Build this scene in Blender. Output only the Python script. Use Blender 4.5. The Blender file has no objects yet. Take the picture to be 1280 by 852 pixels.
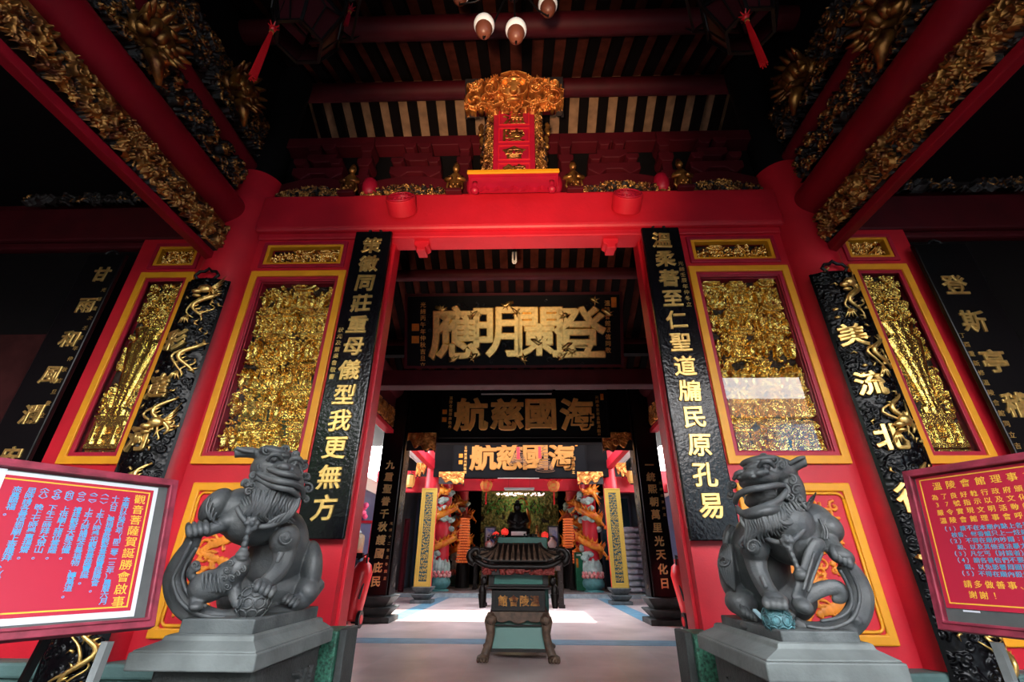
import bpy, bmesh, math, random
import numpy as np
from mathutils import Vector, Matrix, Euler
random.seed(7)
scene = bpy.context.scene
COL = scene.collection

# ------------------------------------------------------------------ camera
F_PX, PITCH, ROLL, YAW = 557.26, math.radians(26.44), math.radians(.31), math.radians(1.653)
CAM = Vector((.086, 0, 1.3))
cam_data = bpy.data.cameras.new('camera')
cam_data.sensor_fit = 'HORIZONTAL'
cam_data.sensor_width = 36
cam_data.lens = F_PX/1280*36
cam_data.clip_start, cam_data.clip_end = .02, 500
cam = bpy.data.objects.new('camera', cam_data)
COL.objects.link(cam)
cam.matrix_world = (Matrix.Translation(CAM) @ Matrix.Rotation(YAW, 4, 'Z')
                    @ Matrix.Rotation(math.pi/2+PITCH, 4, 'X') @ Matrix.Rotation(ROLL, 4, 'Z'))
scene.camera = cam
scene.view_settings.view_transform = 'Standard'
scene.view_settings.look = 'None'
scene.view_settings.exposure = 0.0
scene.view_settings.gamma = 1
scene.view_settings.use_curve_mapping = False
try:
    scene.cycles.max_bounces = 7
    scene.cycles.diffuse_bounces = 2
    scene.cycles.glossy_bounces = 4
    scene.cycles.transparent_max_bounces = 10
    scene.cycles.caustics_reflective = False
    scene.cycles.caustics_refractive = False
    scene.cycles.sample_clamp_indirect = 6
except Exception:
    pass

# ------------------------------------------------------------------ sky and sun
world = bpy.data.worlds.new('sky')
scene.world = world
world.use_nodes = True
nt = world.node_tree
bg = nt.nodes['Background']
geo = nt.nodes.new('ShaderNodeTexCoord')
sep = nt.nodes.new('ShaderNodeSeparateXYZ')
rampw = nt.nodes.new('ShaderNodeValToRGB')
nt.links.new(geo.outputs['Generated'], sep.inputs[0])
nt.links.new(sep.outputs['Z'], rampw.inputs[0])
e = rampw.color_ramp.elements
e[0].position = .0; e[0].color = (1, .965, .92, 1)
e[1].position = .8; e[1].color = (.82, .89, 1, 1)
nt.links.new(rampw.outputs[0], bg.inputs[0])
bg.inputs[1].default_value = 15
SUN = bpy.data.lights.new('sun', 'SUN')
SUN.energy = 22
SUN.angle = math.radians(1.5)
SUN.color = (1, .95, .86)
sun = bpy.data.objects.new('sun', SUN)
COL.objects.link(sun)
sun.rotation_euler = Euler((math.radians(-7), math.radians(17), 0))

# ------------------------------------------------------------------ helpers
def ray(px, py):
    u, v = px-640, py-426
    c, s = math.cos(-ROLL), math.sin(-ROLL)
    u, v = c*u-s*v, s*u+c*v
    d = Vector((u, v*math.sin(PITCH)+F_PX*math.cos(PITCH), -v*math.cos(PITCH)+F_PX*math.sin(PITCH)))
    c, s = math.cos(YAW), math.sin(YAW)
    return Vector((c*d.x-s*d.y, s*d.x+c*d.y, d.z))
def at(px, py, y):
    """the place on the vertical plane at depth y that the photo shows at this pixel (survey helper)"""
    d = ray(px, py)
    return CAM+d*(y/d.y)

def nodes_of(name):
    m = bpy.data.materials.new(name)
    m.use_nodes = True
    n = m.node_tree.nodes
    return m, n, m.node_tree.links, n['Principled BSDF']
def mat(name, col, rough=.5, metal=0., noise=0., nscale=8., bump=0., bscale=30., spec=.5, coat=0., emit=None, estr=0., var=None, detail=4.):
    m, n, l, p = nodes_of(name)
    p.inputs['Base Color'].default_value = (*col, 1)
    p.inputs['Roughness'].default_value = rough
    p.inputs['Metallic'].default_value = metal
    p.inputs['Specular IOR Level'].default_value = spec
    p.inputs['Coat Weight'].default_value = coat
    if coat: p.inputs['Coat Roughness'].default_value = .08
    if emit:
        p.inputs['Emission Color'].default_value = (*emit, 1)
        p.inputs['Emission Strength'].default_value = estr
    tc = n.new('ShaderNodeTexCoord')
    if noise:
        t = n.new('ShaderNodeTexNoise'); t.inputs['Scale'].default_value = nscale; t.inputs['Detail'].default_value = detail
        l.new(tc.outputs['Object'], t.inputs['Vector'])
        r = n.new('ShaderNodeValToRGB')
        c2 = var or tuple(max(0, c*(1-noise)) for c in col)
        r.color_ramp.elements[0].position = .35; r.color_ramp.elements[0].color = (*c2, 1)
        r.color_ramp.elements[1].position = .65; r.color_ramp.elements[1].color = (*col, 1)
        l.new(t.outputs['Fac'], r.inputs[0]); l.new(r.outputs[0], p.inputs['Base Color'])
    if bump:
        t = n.new('ShaderNodeTexNoise'); t.inputs['Scale'].default_value = bscale; t.inputs['Detail'].default_value = 3
        l.new(tc.outputs['Object'], t.inputs['Vector'])
        b = n.new('ShaderNodeBump'); b.inputs['Strength'].default_value = bump; b.inputs['Distance'].default_value = .02
        l.new(t.outputs['Fac'], b.inputs['Height']); l.new(b.outputs[0], p.inputs['Normal'])
    return m

class MB:
    """collects solids; build() links them as ONE mesh object"""
    def __init__(s): s.bm = bmesh.new()
    def _xf(s, r, M): bmesh.ops.transform(s.bm, matrix=M, verts=r['verts']); return r['verts']
    def box(s, lo, hi, M=None):
        lo, hi = Vector(lo), Vector(hi)
        c = (lo+hi)/2; d = hi-lo
        T = Matrix.Translation(c) @ Matrix.Diagonal((*d, 1))
        return s._xf(bmesh.ops.create_cube(s.bm, size=1), (M @ T) if M else T)
    def bar(s, a, b, w, h, roll=0):
        a, b = Vector(a), Vector(b); d = b-a
        q = d.to_track_quat('Z', 'Y').to_matrix().to_4x4()
        return s._xf(bmesh.ops.create_cube(s.bm, size=1), Matrix.Translation((a+b)/2) @ q @ Matrix.Rotation(roll, 4, 'Z') @ Matrix.Diagonal((w, h, d.length, 1)))
    def cyl(s, a, b, r0, r1=None, n=20):
        a, b = Vector(a), Vector(b); d = b-a
        r1 = r0 if r1 is None else r1
        q = d.to_track_quat('Z', 'Y').to_matrix().to_4x4()
        return s._xf(bmesh.ops.create_cone(s.bm, cap_ends=True, segments=n, radius1=max(r0, 1e-5), radius2=max(r1, 1e-5), depth=d.length), Matrix.Translation((a+b)/2) @ q)
    def ball(s, c, r, rot=None, sub=2, M=None):
        r = (r, r, r) if isinstance(r, (int, float)) else r
        T = Matrix.Translation(c) @ (rot.to_matrix().to_4x4() if rot else Matrix()) @ Matrix.Diagonal((*r, 1))
        return s._xf(bmesh.ops.create_icosphere(s.bm, subdivisions=sub, radius=1), (M @ T) if M else T)
    def tube(s, pts, rad, n=8, flat=1., up=None, caps=True):
        """a smooth tube through pts; rad one number or one per point; flat squeezes it along its side axis"""
        pts = [Vector(p) for p in pts]
        rad = [rad]*len(pts) if isinstance(rad, (int, float)) else list(rad)
        rings = []; prev = None
        for i, p in enumerate(pts):
            t = (pts[min(i+1, len(pts)-1)]-pts[max(i-1, 0)])
            if t.length < 1e-9: t = Vector((0, 0, 1))
            t.normalize()
            if prev is None:
                a = Vector(up) if up else (Vector((0, 0, 1)) if abs(t.z) < .9 else Vector((1, 0, 0)))
            else: a = prev
            nrm = (a-t*a.dot(t))
            if nrm.length < 1e-6: nrm = t.orthogonal()
            nrm.normalize(); prev = nrm
            bi = t.cross(nrm)
            rings.append([s.bm.verts.new(p+(nrm*math.cos(k*2*math.pi/n)*flat+bi*math.sin(k*2*math.pi/n))*rad[i]) for k in range(n)])
        for a, b in zip(rings, rings[1:]):
            for k in range(n):
                s.bm.faces.new((a[k], a[(k+1) % n], b[(k+1) % n], b[k]))
        if caps:
            s.bm.faces.new(rings[0][::-1]); s.bm.faces.new(rings[-1])
    def lathe(s, prof, c=(0, 0, 0), n=24, sx=1., sy=1.):
        c = Vector(c); rings = []
        for r, z in prof:
            rings.append([s.bm.verts.new(c+Vector((sx*r*math.cos(k*2*math.pi/n), sy*r*math.sin(k*2*math.pi/n), z))) for k in range(n)])
        for a, b in zip(rings, rings[1:]):
            for k in range(n): s.bm.faces.new((a[k], a[(k+1) % n], b[(k+1) % n], b[k]))
        s.bm.faces.new(rings[0][::-1]); s.bm.faces.new(rings[-1])
    def prism(s, poly, a, b, M=None):
        """poly in (x, z), pushed from y=a to y=b"""
        M = M or Matrix()
        f = [s.bm.verts.new(M @ Vector((x, a, z))) for x, z in poly]
        g = [s.bm.verts.new(M @ Vector((x, b, z))) for x, z in poly]
        n = len(poly)
        s.bm.faces.new(f); s.bm.faces.new(g[::-1])
        for i in range(n): s.bm.faces.new((f[i], g[i], g[(i+1) % n], f[(i+1) % n]))
    def frame(s, x0, x1, z0, z1, w, y0, y1, M=None):
        """a four-sided picture frame with mitred corners"""
        M = M or Matrix()
        O = [(x0, z0), (x1, z0), (x1, z1), (x0, z1)]
        I = [(x0+w, z0+w), (x1-w, z0+w), (x1-w, z1-w), (x0+w, z1-w)]
        V = lambda p, y: s.bm.verts.new(M @ Vector((p[0], y, p[1])))
        a = [V(p, y0) for p in O]; b = [V(p, y0) for p in I]; c = [V(p, y1) for p in O]; d = [V(p, y1) for p in I]
        for i in range(4):
            j = (i+1) % 4
            for q in ((a[i], a[j], b[j], b[i]), (c[i], d[i], d[j], c[j]), (a[i], c[i], c[j], a[j]), (b[i], b[j], d[j], d[i])): s.bm.faces.new(q)
    def mesh(s, me, M):
        o = bmesh.new(); o.from_mesh(me); bmesh.ops.transform(o, matrix=M, verts=o.verts)
        t = bpy.data.meshes.new('t'); o.to_mesh(t); o.free(); s.bm.from_mesh(t); bpy.data.meshes.remove(t)
    def build(s, name, m, parent=None, smooth=False, bevel=0., seg=2, loc=None, voxel=0., auto=None):
        me = bpy.data.meshes.new(name)
        bmesh.ops.recalc_face_normals(s.bm, faces=s.bm.faces)
        s.bm.to_mesh(me); s.bm.free()
        return link(name, me, m, parent, smooth, bevel, seg, voxel, auto)

def link(name, me, m, parent=None, smooth=False, bevel=0., seg=2, voxel=0., auto=None):
    o = bpy.data.objects.new(name, me)
    COL.objects.link(o)
    for q in (m if isinstance(m, (list, tuple)) else [m]): me.materials.append(q)
    if parent:
        o.parent = parent
        o.matrix_parent_inverse = parent.matrix_basis.inverted()
    if voxel:
        md = o.modifiers.new('fuse', 'REMESH'); md.mode = 'VOXEL'; md.voxel_size = voxel; md.use_smooth_shade = True
        md = o.modifiers.new('soft', 'SMOOTH'); md.factor = .5; md.iterations = 2
    if bevel:
        md = o.modifiers.new('bevel', 'BEVEL'); md.width = bevel; md.segments = seg; md.limit_method = 'ANGLE'; md.angle_limit = math.radians(40)
    if smooth:
        for p in me.polygons: p.use_smooth = True
        if auto: me.set_sharp_from_angle(angle=math.radians(auto))
    return o

def tag(o, label, cat, group=None, kind=None):
    o['label'] = label; o['category'] = cat
    if group: o['group'] = group
    if kind: o['kind'] = kind
    return o
def thing(name, loc, label, cat, group=None, rz=0.):
    o = bpy.data.objects.new(name, None)
    o.empty_display_size = .1
    COL.objects.link(o)
    o.location = loc; o.rotation_euler = (0, 0, rz)
    return tag(o, label, cat, group)
def struct(name, mb, m, label=None, **k):
    o = mb.build(name, m, **k); o['kind'] = 'structure'
    if label: o['label'] = label; o['category'] = name.split('_')[0]
    return o
def copy_tree(o, M, label=None):
    """copies a thing and its parts, moved by the world matrix M"""
    c = o.copy(); COL.objects.link(c)
    c.matrix_basis = M @ o.matrix_basis
    if label: c['label'] = label
    for ch in o.children:
        d = ch.copy(); COL.objects.link(d); d.parent = c; d.matrix_parent_inverse = ch.matrix_parent_inverse.copy()
        for g in ch.children:
            h = g.copy(); COL.objects.link(h); h.parent = d; h.matrix_parent_inverse = g.matrix_parent_inverse.copy()
    return c

GLYPH = {}
def glyph(ch, depth=.04, bold=.018, bevel=.012, res=3):
    """one written character as a mesh, one unit square, centred, facing -Y"""
    k = (ch, depth, bold, bevel, res)
    if k in GLYPH: return GLYPH[k]
    c = bpy.data.curves.new('g', 'FONT'); c.body = ch
    c.extrude = depth; c.offset = bold; c.bevel_depth = bevel; c.bevel_resolution = 0; c.resolution_u = res
    o = bpy.data.objects.new('g', c); COL.objects.link(o)
    dg = bpy.context.evaluated_depsgraph_get()
    me = bpy.data.meshes.new_from_object(o.evaluated_get(dg))
    bpy.data.objects.remove(o); bpy.data.curves.remove(c)
    n = len(me.vertices)
    if n:
        v = np.empty(n*3); me.vertices.foreach_get('co', v); v = v.reshape(-1, 3)
        cx, cy = (v[:, 0].min()+v[:, 0].max())/2, (v[:, 1].min()+v[:, 1].max())/2
        if ch in '。、,.，（）': cx, cy = .5, .38
        w = np.stack([v[:, 0]-cx, -v[:, 2], v[:, 1]-cy], 1)
        me.vertices.foreach_set('co', w.ravel())
    GLYPH[k] = me
    return me
def glyph_sets(jobs, name, m, parent, tilt=.0, smooth=False):
    """jobs: (character, matrix, depth, bold, bevel, res) -> ONE mesh of lettering"""
    V = []; Fc = []; base = 0
    for ch, M, depth, bold, bevel, res in jobs:
        me = glyph(ch, depth, bold, bevel, res)
        n = len(me.vertices)
        if not n: continue
        v = np.empty(n*3); me.vertices.foreach_get('co', v); v = v.reshape(-1, 3)
        A = np.array(M)
        v = v @ A[:3, :3].T+A[:3, 3]
        V.append(v)
        ls = np.empty(len(me.loops), dtype=np.int64); me.loops.foreach_get('vertex_index', ls)
        for p in me.polygons: Fc.append((ls[p.loop_start:p.loop_start+p.loop_total]+base).tolist())
        base += n
    me = bpy.data.meshes.new(name)
    me.from_pydata(np.concatenate(V).tolist(), [], Fc); me.update()
    return link(name, me, m, parent)
def basis(o, x, z):
    """matrix whose local x runs along x, local z along z, facing side is local -y"""
    x = Vector(x).normalized(); z = Vector(z); z = (z-x*z.dot(x)).normalized()
    y = z.cross(x)
    return Matrix(((x.x, y.x, z.x, o[0]), (x.y, y.y, z.y, o[1]), (x.z, y.z, z.z, o[2]), (0, 0, 0, 1)))
def SC(s, sx=1.): return Matrix.Diagonal((s*sx, s, s, 1))
def slant(k): return Matrix(((1, 0, k, 0), (0, 1, 0, 0), (0, 0, 1, 0), (0, 0, 0, 1)))
def bolder(jobs, r, n=6):
    """thickens brush strokes: the same characters laid down again a hair to each side"""
    return [(ch, M @ Matrix.Translation((r*math.cos(6.283*k/n), .0006*k, r*math.sin(6.283*k/n))), *q) for ch, M, *q in jobs for k in range(n)]
def column_text(txt, M, size, x, z0, step, depth=.04, bold=.02, bevel=.012, res=3, sx=1., jit=.0):
    out = []
    for i, ch in enumerate(txt):
        if ch == ' ': continue
        J = Matrix.Rotation(random.uniform(-1, 1)*jit, 4, 'Y')
        out.append((ch, M @ Matrix.Translation((x, 0, z0-step*i)) @ J @ slant(.06*(jit > 0)) @ SC(size, sx), depth, bold, bevel, res))
    return out

# ---- carved relief: a real displaced surface
def relief(name, w, h, nx, nz, Hfun, m, parent, M, depth, ground=.12, thick=.02, smooth=True):
    """grid w x h in local x,z centred on M's origin, raised towards -y by Hfun in 0..1; two materials: ground below, gilding above"""
    xs = np.linspace(-w/2, w/2, nx); zs = np.linspace(-h/2, h/2, nz)
    X, Zz = np.meshgrid(xs, zs)
    H = np.clip(Hfun(X, Zz), 0, 1.2)
    V = np.stack([X, -H*depth, Zz], -1).reshape(-1, 3)
    A = np.array(M)
    V = V @ A[:3, :3].T+A[:3, 3]
    i = np.arange(nx*nz).reshape(nz, nx)
    q = np.stack([i[:-1, :-1], i[:-1, 1:], i[1:, 1:], i[1:, :-1]], -1).reshape(-1, 4)
    me = bpy.data.meshes.new(name)
    me.vertices.add(nx*nz); me.vertices.foreach_set('co', V.ravel())
    nf = len(q)
    me.loops.add(nf*4); me.loops.foreach_set('vertex_index', q.ravel())
    me.polygons.add(nf); me.polygons.foreach_set('loop_start', np.arange(nf)*4); me.polygons.foreach_set('loop_total', np.full(nf, 4))
    hm = H.reshape(-1)[q].mean(1)
    me.update(calc_edges=True)
    o = link(name, me, m, parent)
    me.polygons.foreach_set('material_index', (hm < ground).astype(np.int32))
    me.polygons.foreach_set('use_smooth', np.full(nf, smooth))
    me.validate()
    return o
def vnoise(X, Z, s, seed):
    """smooth value noise"""
    r = np.random.RandomState(seed); T = r.rand(128, 128)
    x = X*s+1000.; z = Z*s+1000.
    xi = np.floor(x).astype(int); zi = np.floor(z).astype(int); fx = x-xi; fz = z-zi
    fx = fx*fx*(3-2*fx); fz = fz*fz*(3-2*fz)
    g = lambda a, b: T[a % 128, b % 128]
    return (g(xi, zi)*(1-fx)+g(xi+1, zi)*fx)*(1-fz)+(g(xi, zi+1)*(1-fx)+g(xi+1, zi+1)*fx)*fz
class HF:
    """height field painter: every stroke raises the surface, the highest wins"""
    def __init__(s, X, Z): s.X, s.Z = X, Z; s.H = np.zeros_like(X); s.x = X[0]; s.z = Z[:, 0]
    def _w(s, x, z, r):
        a = np.searchsorted(s.x, [x-r, x+r]); b = np.searchsorted(s.z, [z-r, z+r])
        return slice(b[0], b[1]), slice(a[0], a[1])
    def blob(s, x, z, rx, rz, top, base=0., ang=0., pw=.5):
        w = s._w(x, z, max(rx, rz)); X = s.X[w]-x; Z = s.Z[w]-z
        c, n = math.cos(ang), math.sin(ang)
        d = ((c*X+n*Z)/rx)**2+((-n*X+c*Z)/rz)**2
        h = np.where(d < 1, base+(top-base)*np.clip(1-d, 0, 1)**pw, 0)
        s.H[w] = np.maximum(s.H[w], h)
    def rect(s, x0, x1, z0, z1, top):
        w = (slice(*np.searchsorted(s.z, [z0, z1])), slice(*np.searchsorted(s.x, [x0, x1])))
        s.H[w] = np.maximum(s.H[w], top)
    def stroke(s, pts, r, top, base=.1, n=14):
        P = np.array(pts, float)
        seg = np.hypot(*np.diff(P, axis=0).T); t = np.concatenate([[0], np.cumsum(seg)])
        k = max(2, int(t[-1]/(max(r, 1e-4)*.6)))
        u = np.linspace(0, t[-1], k)
        rr = r if np.ndim(r) == 0 else None
        for a, b in zip(np.interp(u, t, P[:, 0]), np.interp(u, t, P[:, 1])): s.blob(a, b, rr, rr, top, base)
    def figure(s, x, z, h, top, R):
        """a small robed figure standing at z"""
        w = h*.2
        s.blob(x, z+h*.36, w, h*.4, top*.82, .3, R.uniform(-.12, .12))
        s.blob(x, z+h*.62, w*1.05, h*.17, top*.92, .3)
        s.blob(x, z+h*.86, h*.115, h*.135, top, .4)
        s.blob(x+R.uniform(-.04, .04)*h, z+h*.99, h*.07, h*.07, top*.8, .3)
        for sg in (-1, 1):
            a = R.uniform(-.9, .9)
            s.stroke([(x+sg*w*.8, z+h*.64), (x+sg*w*1.5, z+h*(.52+.16*a)), (x+sg*w*(.9+R.rand()), z+h*(.5+.3*a))], h*.055, top*.95, .4)
        if R.rand() < .4: s.stroke([(x+w*1.6, z+h*.1), (x+w*1.9+R.uniform(-.1, .1)*h, z+h*1.1)], h*.03, top*.8, .3)
    def pavilion(s, x, z, w, h, top, cols=4):
        """a roof with upturned eaves on posts"""
        rz = z+h*.66
        for i in range(cols):
            cx = x-w*.4+w*.8*i/(cols-1); s.rect(cx-w*.022, cx+w*.022, z, rz, top*.75)
        s.rect(x-w*.46, x+w*.46, z, z+h*.09, top*.85)
        s.rect(x-w*.44, x+w*.44, z+h*.09, z+h*.2, top*.5)
        s.rect(x-w*.42, x+w*.42, rz-h*.07, rz, top*.7)
        P = [(x+w*.5*t, rz+h*.06+h*.12*abs(t)**3) for t in np.linspace(-1.08, 1.08, 15)]
        s.stroke(P, h*.05, top, .4)
        for t in np.linspace(-.92, .92, 13):
            s.stroke([(x+w*.5*t, rz+h*.06+h*.12*abs(t)**3), (x+w*.36*t, rz+h*.27)], w*.022, top*.88, .35)
        s.stroke([(x-w*.38, rz+h*.3), (x+w*.38, rz+h*.3)], h*.035, top, .4)
    def tree(s, x, z, h, top, R):
        s.stroke([(x, z), (x+R.uniform(-.1, .1)*h, z+h*.5), (x+R.uniform(-.15, .15)*h, z+h)], h*.035, top*.7, .3)
        for _ in range(16):
            s.blob(x+R.uniform(-.3, .3)*h, z+h*R.uniform(.5, 1.15), h*.11, h*.07, top*R.uniform(.7, 1), .3, R.uniform(-1, 1))
    def spiral(s, x, z, r, top, turns=1.4, a0=0., sg=1, th=.2):
        t = np.linspace(0, 1, 26)
        s.stroke([(x+r*(1-.85*k)*math.cos(a0+sg*k*turns*6.283), z+r*(1-.85*k)*math.sin(a0+sg*k*turns*6.283)) for k in t], r*th, top, .35)

def scene_relief(seed, tiers=6):
    """tiers of robed figures, pavilions and trees, as on the gilded panels"""
    def Hf(X, Z):
        h = HF(X, Z); R = np.random.RandomState(seed)
        w, z0, H = X.max()-X.min(), Z.min(), Z.max()-Z.min()
        th = H/tiers
        for k in range(tiers):
            zb = z0+th*k
            # rocky ledge between the tiers
            for _ in range(int(w/.03)):
                h.blob(X.min()+R.rand()*w, zb+R.uniform(-.1, .1)*th, R.uniform(.025, .06), R.uniform(.008, .02), R.uniform(.2, .38), .12, R.uniform(-.3, .3))
            x = X.min()+.02
            while x < X.max():
                c = R.rand()
                if c < .26:
                    pw = R.uniform(.17, .27); h.pavilion(min(x+pw/2, X.max()-pw*.45), zb+.02*th, pw, th*R.uniform(.85, 1.1), R.uniform(.6, .75), 4)
                    for _ in range(2): h.figure(x+R.uniform(.2, .8)*pw, zb+.05*th, th*R.uniform(.4, .5), R.uniform(.75, .9), R)
                    x += pw*.95
                elif c < .36:
                    h.tree(x+.05, zb, th*R.uniform(.7, 1.), R.uniform(.6, .85), R); x += .07
                else:
                    h.figure(x+.035, zb+R.uniform(0, .14)*th, th*R.uniform(.5, .68), R.uniform(.75, 1.), R); x += R.uniform(.06, .1)
            for _ in range(int(w/.09)):
                h.figure(X.min()+R.rand()*w, zb+R.uniform(.34, .55)*th, th*R.uniform(.34, .46), R.uniform(.35, .5), R)
        n = vnoise(X, Z, 70, seed)*.12+vnoise(X, Z, 160, seed+1)*.07
        return h.H+np.where(h.H > .2, n, n*.4)
    return Hf
def scroll_relief(seed, cell=.07, lo=.55):
    """scrolling leaves, blossoms and dragons' tails"""
    def Hf(X, Z):
        h = HF(X, Z); R = np.random.RandomState(seed)
        w, H = X.max()-X.min(), Z.max()-Z.min()
        for _ in range(int(w*H/cell**2*1.7)+4):
            x, z = X.min()+R.rand()*w, Z.min()+R.rand()*H
            c = R.rand()
            if c < .45: h.spiral(x, z, cell*R.uniform(.5, .95), R.uniform(lo, 1), R.uniform(.8, 1.5), R.rand()*6, R.choice([-1, 1]), R.uniform(.16, .26))
            elif c < .75:
                a = R.rand()*6.28
                for i in range(R.randint(3, 6)):
                    b = a+(i-2)*.45; h.blob(x+math.cos(b)*cell*.5, z+math.sin(b)*cell*.5, cell*.5, cell*.14, R.uniform(lo, 1), .25, b)
            else:
                for i in range(6): h.blob(x+math.cos(i*1.047)*cell*.3, z+math.sin(i*1.047)*cell*.3, cell*.24, cell*.24, R.uniform(lo, .9), .3)
                h.blob(x, z, cell*.17, cell*.17, 1, .4)
        n = vnoise(X, Z, 3.5/cell, seed)*.1+vnoise(X, Z, 9/cell, seed+2)*.08
        return h.H+np.where(h.H > .2, n, 0)
    return Hf
def vase_relief(seed):
    """a tall ribbed vase on a stand, flowers above it"""
    def Hf(X, Z):
        R = np.random.RandomState(seed)
        w, H, z0 = X.max()-X.min(), Z.max()-Z.min(), Z.min()
        h = HF(X, Z)
        h.H = scroll_relief(seed, .075, .5)(X, Z)*.8
        t = (Z-z0)/H
        prof = np.interp(t, [.0, .17, .19, .22, .24, .42, .585, .6, .625, .64, .70, .71], [0, 0, .24, .24, .16, .27, .42, .42, .3, .3, .42, 0])*w
        inside = np.abs(X) < prof
        body = .3*np.sqrt(np.clip(1-(X/np.maximum(prof, 1e-4))**2, 0, 1))+.62
        rib = .035*np.cos(np.clip(X/np.maximum(prof, 1e-4), -1, 1)*math.pi*3)+.04*vnoise(X, Z, 90, seed)
        h.H = np.where(inside & (t > .19) & (t < .705), body+rib, np.where((np.abs(X) < prof+.03) & (t > .19) & (t < .705), .03, h.H))
        zs = lambda a: z0+a*H
        h.H = np.where((t < .185), np.minimum(h.H, .15), h.H)
        for a, b, hw, tp in ((.165, .19, .40, .9), (.135, .165, .33, .75), (.02, .045, .42, .9)): h.rect(-hw*w, hw*w, zs(a), zs(b), tp)
        for x in (-.36, -.16, .16, .36): h.rect((x-.045)*w, (x+.045)*w, zs(.03), zs(.14), .8)
        h.rect(-.3*w, .3*w, zs(.075), zs(.095), .7)
        for x in (-.26, 0, .26): h.spiral(x*w, zs(.115), .035, .7)
        # large blossoms spilling over the rim
        for _ in range(26):
            x, z = R.uniform(-.45, .45)*w, zs(R.uniform(.69, .99)); r = R.uniform(.03, .055)
            for i in range(6): h.blob(x+math.cos(i*1.05)*r*.7, z+math.sin(i*1.05)*r*.7, r*.62, r*.5, R.uniform(.6, .95), .3, i*1.05)
            h.blob(x, z, r*.4, r*.4, 1, .5)
        return h.H+vnoise(X, Z, 120, seed+3)*.05
    return Hf
# ------------------------------------------------------------------ materials
RED = mat('red_paint', (.66, .013, .03), .42, noise=.18, nscale=2.5, bump=.06, bscale=60)
RED_BEAM = mat('red_beam_paint', (.62, .01, .028), .5, noise=.22, nscale=1.6, bump=.12, bscale=25)
CRIMSON = mat('crimson_moulding', (.46, .006, .035), .45, noise=.2, nscale=5)
SIDE_RED = mat('shaded_side_beam_red', (.3, .004, .017), .5, noise=.25, nscale=1.5, bump=.1, bscale=25, spec=.3)  # darkened copy of the beam red; the porch roof's shade is in the colour
DARKRED = mat('dark_red_timber', (.075, .003, .008), .6, noise=.3, nscale=3, spec=.25)  # same red made darker, imitating the shade among brackets and roof timbers
SHADE_RED = mat('shaded_red_beam', (.2, .004, .014), .55, noise=.3, nscale=2, spec=.3)  # second-tier beams: red lowered in colour to stand in for shade
YELLOW = mat('yellow_paint', (.88, .36, .012), .45, noise=.1, nscale=6)
ORANGE = mat('orange_carving_paint', (.88, .27, .02), .45, noise=.25, nscale=14)
LACQ = mat('black_lacquer', (.004, .004, .006), .16, bump=.16, bscale=30, coat=.0, spec=.36)
LACQ_FLAT = mat('black_lacquer_flat', (.003, .003, .004), .3, bump=.05, bscale=30, spec=.3)
BLACK = mat('black_shaded_timber', (.003, .002, .0025), .8, noise=.3, spec=.15)  # black timber, taken darker still to paint in the side bays' shade
GOLD = mat('gold_leaf', (.95, .62, .2), .34, .85, noise=.25, nscale=20)
GOLD_PAINT = mat('gold_lettering_paint', (1, .48, .1), .5, .0, noise=.15, nscale=12)
GOLD_CARVE = mat('gilded_carving', (.95, .62, .2), .27, 1., noise=.55, nscale=16, var=(.55, .27, .06))
GOLD_OLD_SHADED = mat('aged_shaded_gilding', (.5, .24, .06), .38, .75, noise=.8, nscale=9, var=(.09, .022, .01))  # worn gilding, darkened further in colour for the dim upper porch
GOLD_ORANGE = mat('orange_gilding', (.9, .4, .1), .38, .75, noise=.6, nscale=9, var=(.35, .09, .02))
SIGN_BLACK = mat('dull_black_signboard', (.004, .004, .005), .55, spec=.12)
WAVE_BLACK = mat('black_wave_lacquer', (.002, .002, .003), .26, spec=.2)
GROUND_RED = mat('dark_red_ground', (.03, .008, .004), .7)
GROUND_BLACK = mat('black_ground', (.008, .004, .004), .6)
STONE = mat('grey_green_stone', (.105, .118, .118), .62, noise=.45, nscale=7, bump=.18, bscale=70, var=(.055, .065, .066))
STONE_DARK = mat('dark_weathered_stone', (.05, .056, .055), .7, noise=.5, nscale=5, bump=.3, bscale=60)
STONE_PALE = mat('pale_grey_stone', (.16, .18, .175), .65, noise=.4, nscale=4, bump=.15, bscale=40)
VERDIGRIS = mat('green_mottled_stone', (.05, .2, .13), .55, noise=.75, nscale=55, bump=.3, bscale=90)
TEAL_STONE = mat('teal_grey_plinth_stone', (.1, .19, .18), .65, noise=.5, nscale=3, bump=.2, bscale=30)
TEAL = mat('teal_paint', (.006, .14, .11), .4, noise=.15, nscale=2)
WOOD = mat('worn_brown_timber', (.14, .085, .055), .6, noise=.6, nscale=14, bump=.25, bscale=50)
DARKWOOD = mat('dark_brown_timber', (.01, .006, .005), .45, noise=.4, nscale=10, spec=.3)
BROWN = mat('brown_socket', (.16, .05, .03), .4)
IRON = mat('black_iron', (.01, .01, .011), .4, .5)
GREYMETAL = mat('grey_metal', (.25, .27, .27), .5, .3, noise=.3)
WHITE = mat('white_paint', (.8, .8, .78), .6)
PAPER = mat('white_paper', (.6, .64, .68), .6)
PLASTIC_RED = mat('red_plastic', (.7, .012, .02), .35)
TUBE_WHITE = mat('white_fluorescent_tube', (.85, .83, .8), .3)
ROSE = mat('rose_red_poster', (.44, .012, .04), .45, noise=.08, nscale=1.5)
CYAN = mat('cyan_print', (.03, .38, .68), .5)
YPRINT = mat('yellow_print', (.78, .47, .04), .5)
GREYBACK = mat('grey_notice_backing', (.09, .1, .1), .5, noise=.3)
PLASTER = mat('cream_plaster', (.8, .76, .66), .8)
BLUEGREY = mat('blue_grey_panel', (.10, .13, .24), .35, noise=.25, nscale=2)
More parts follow.
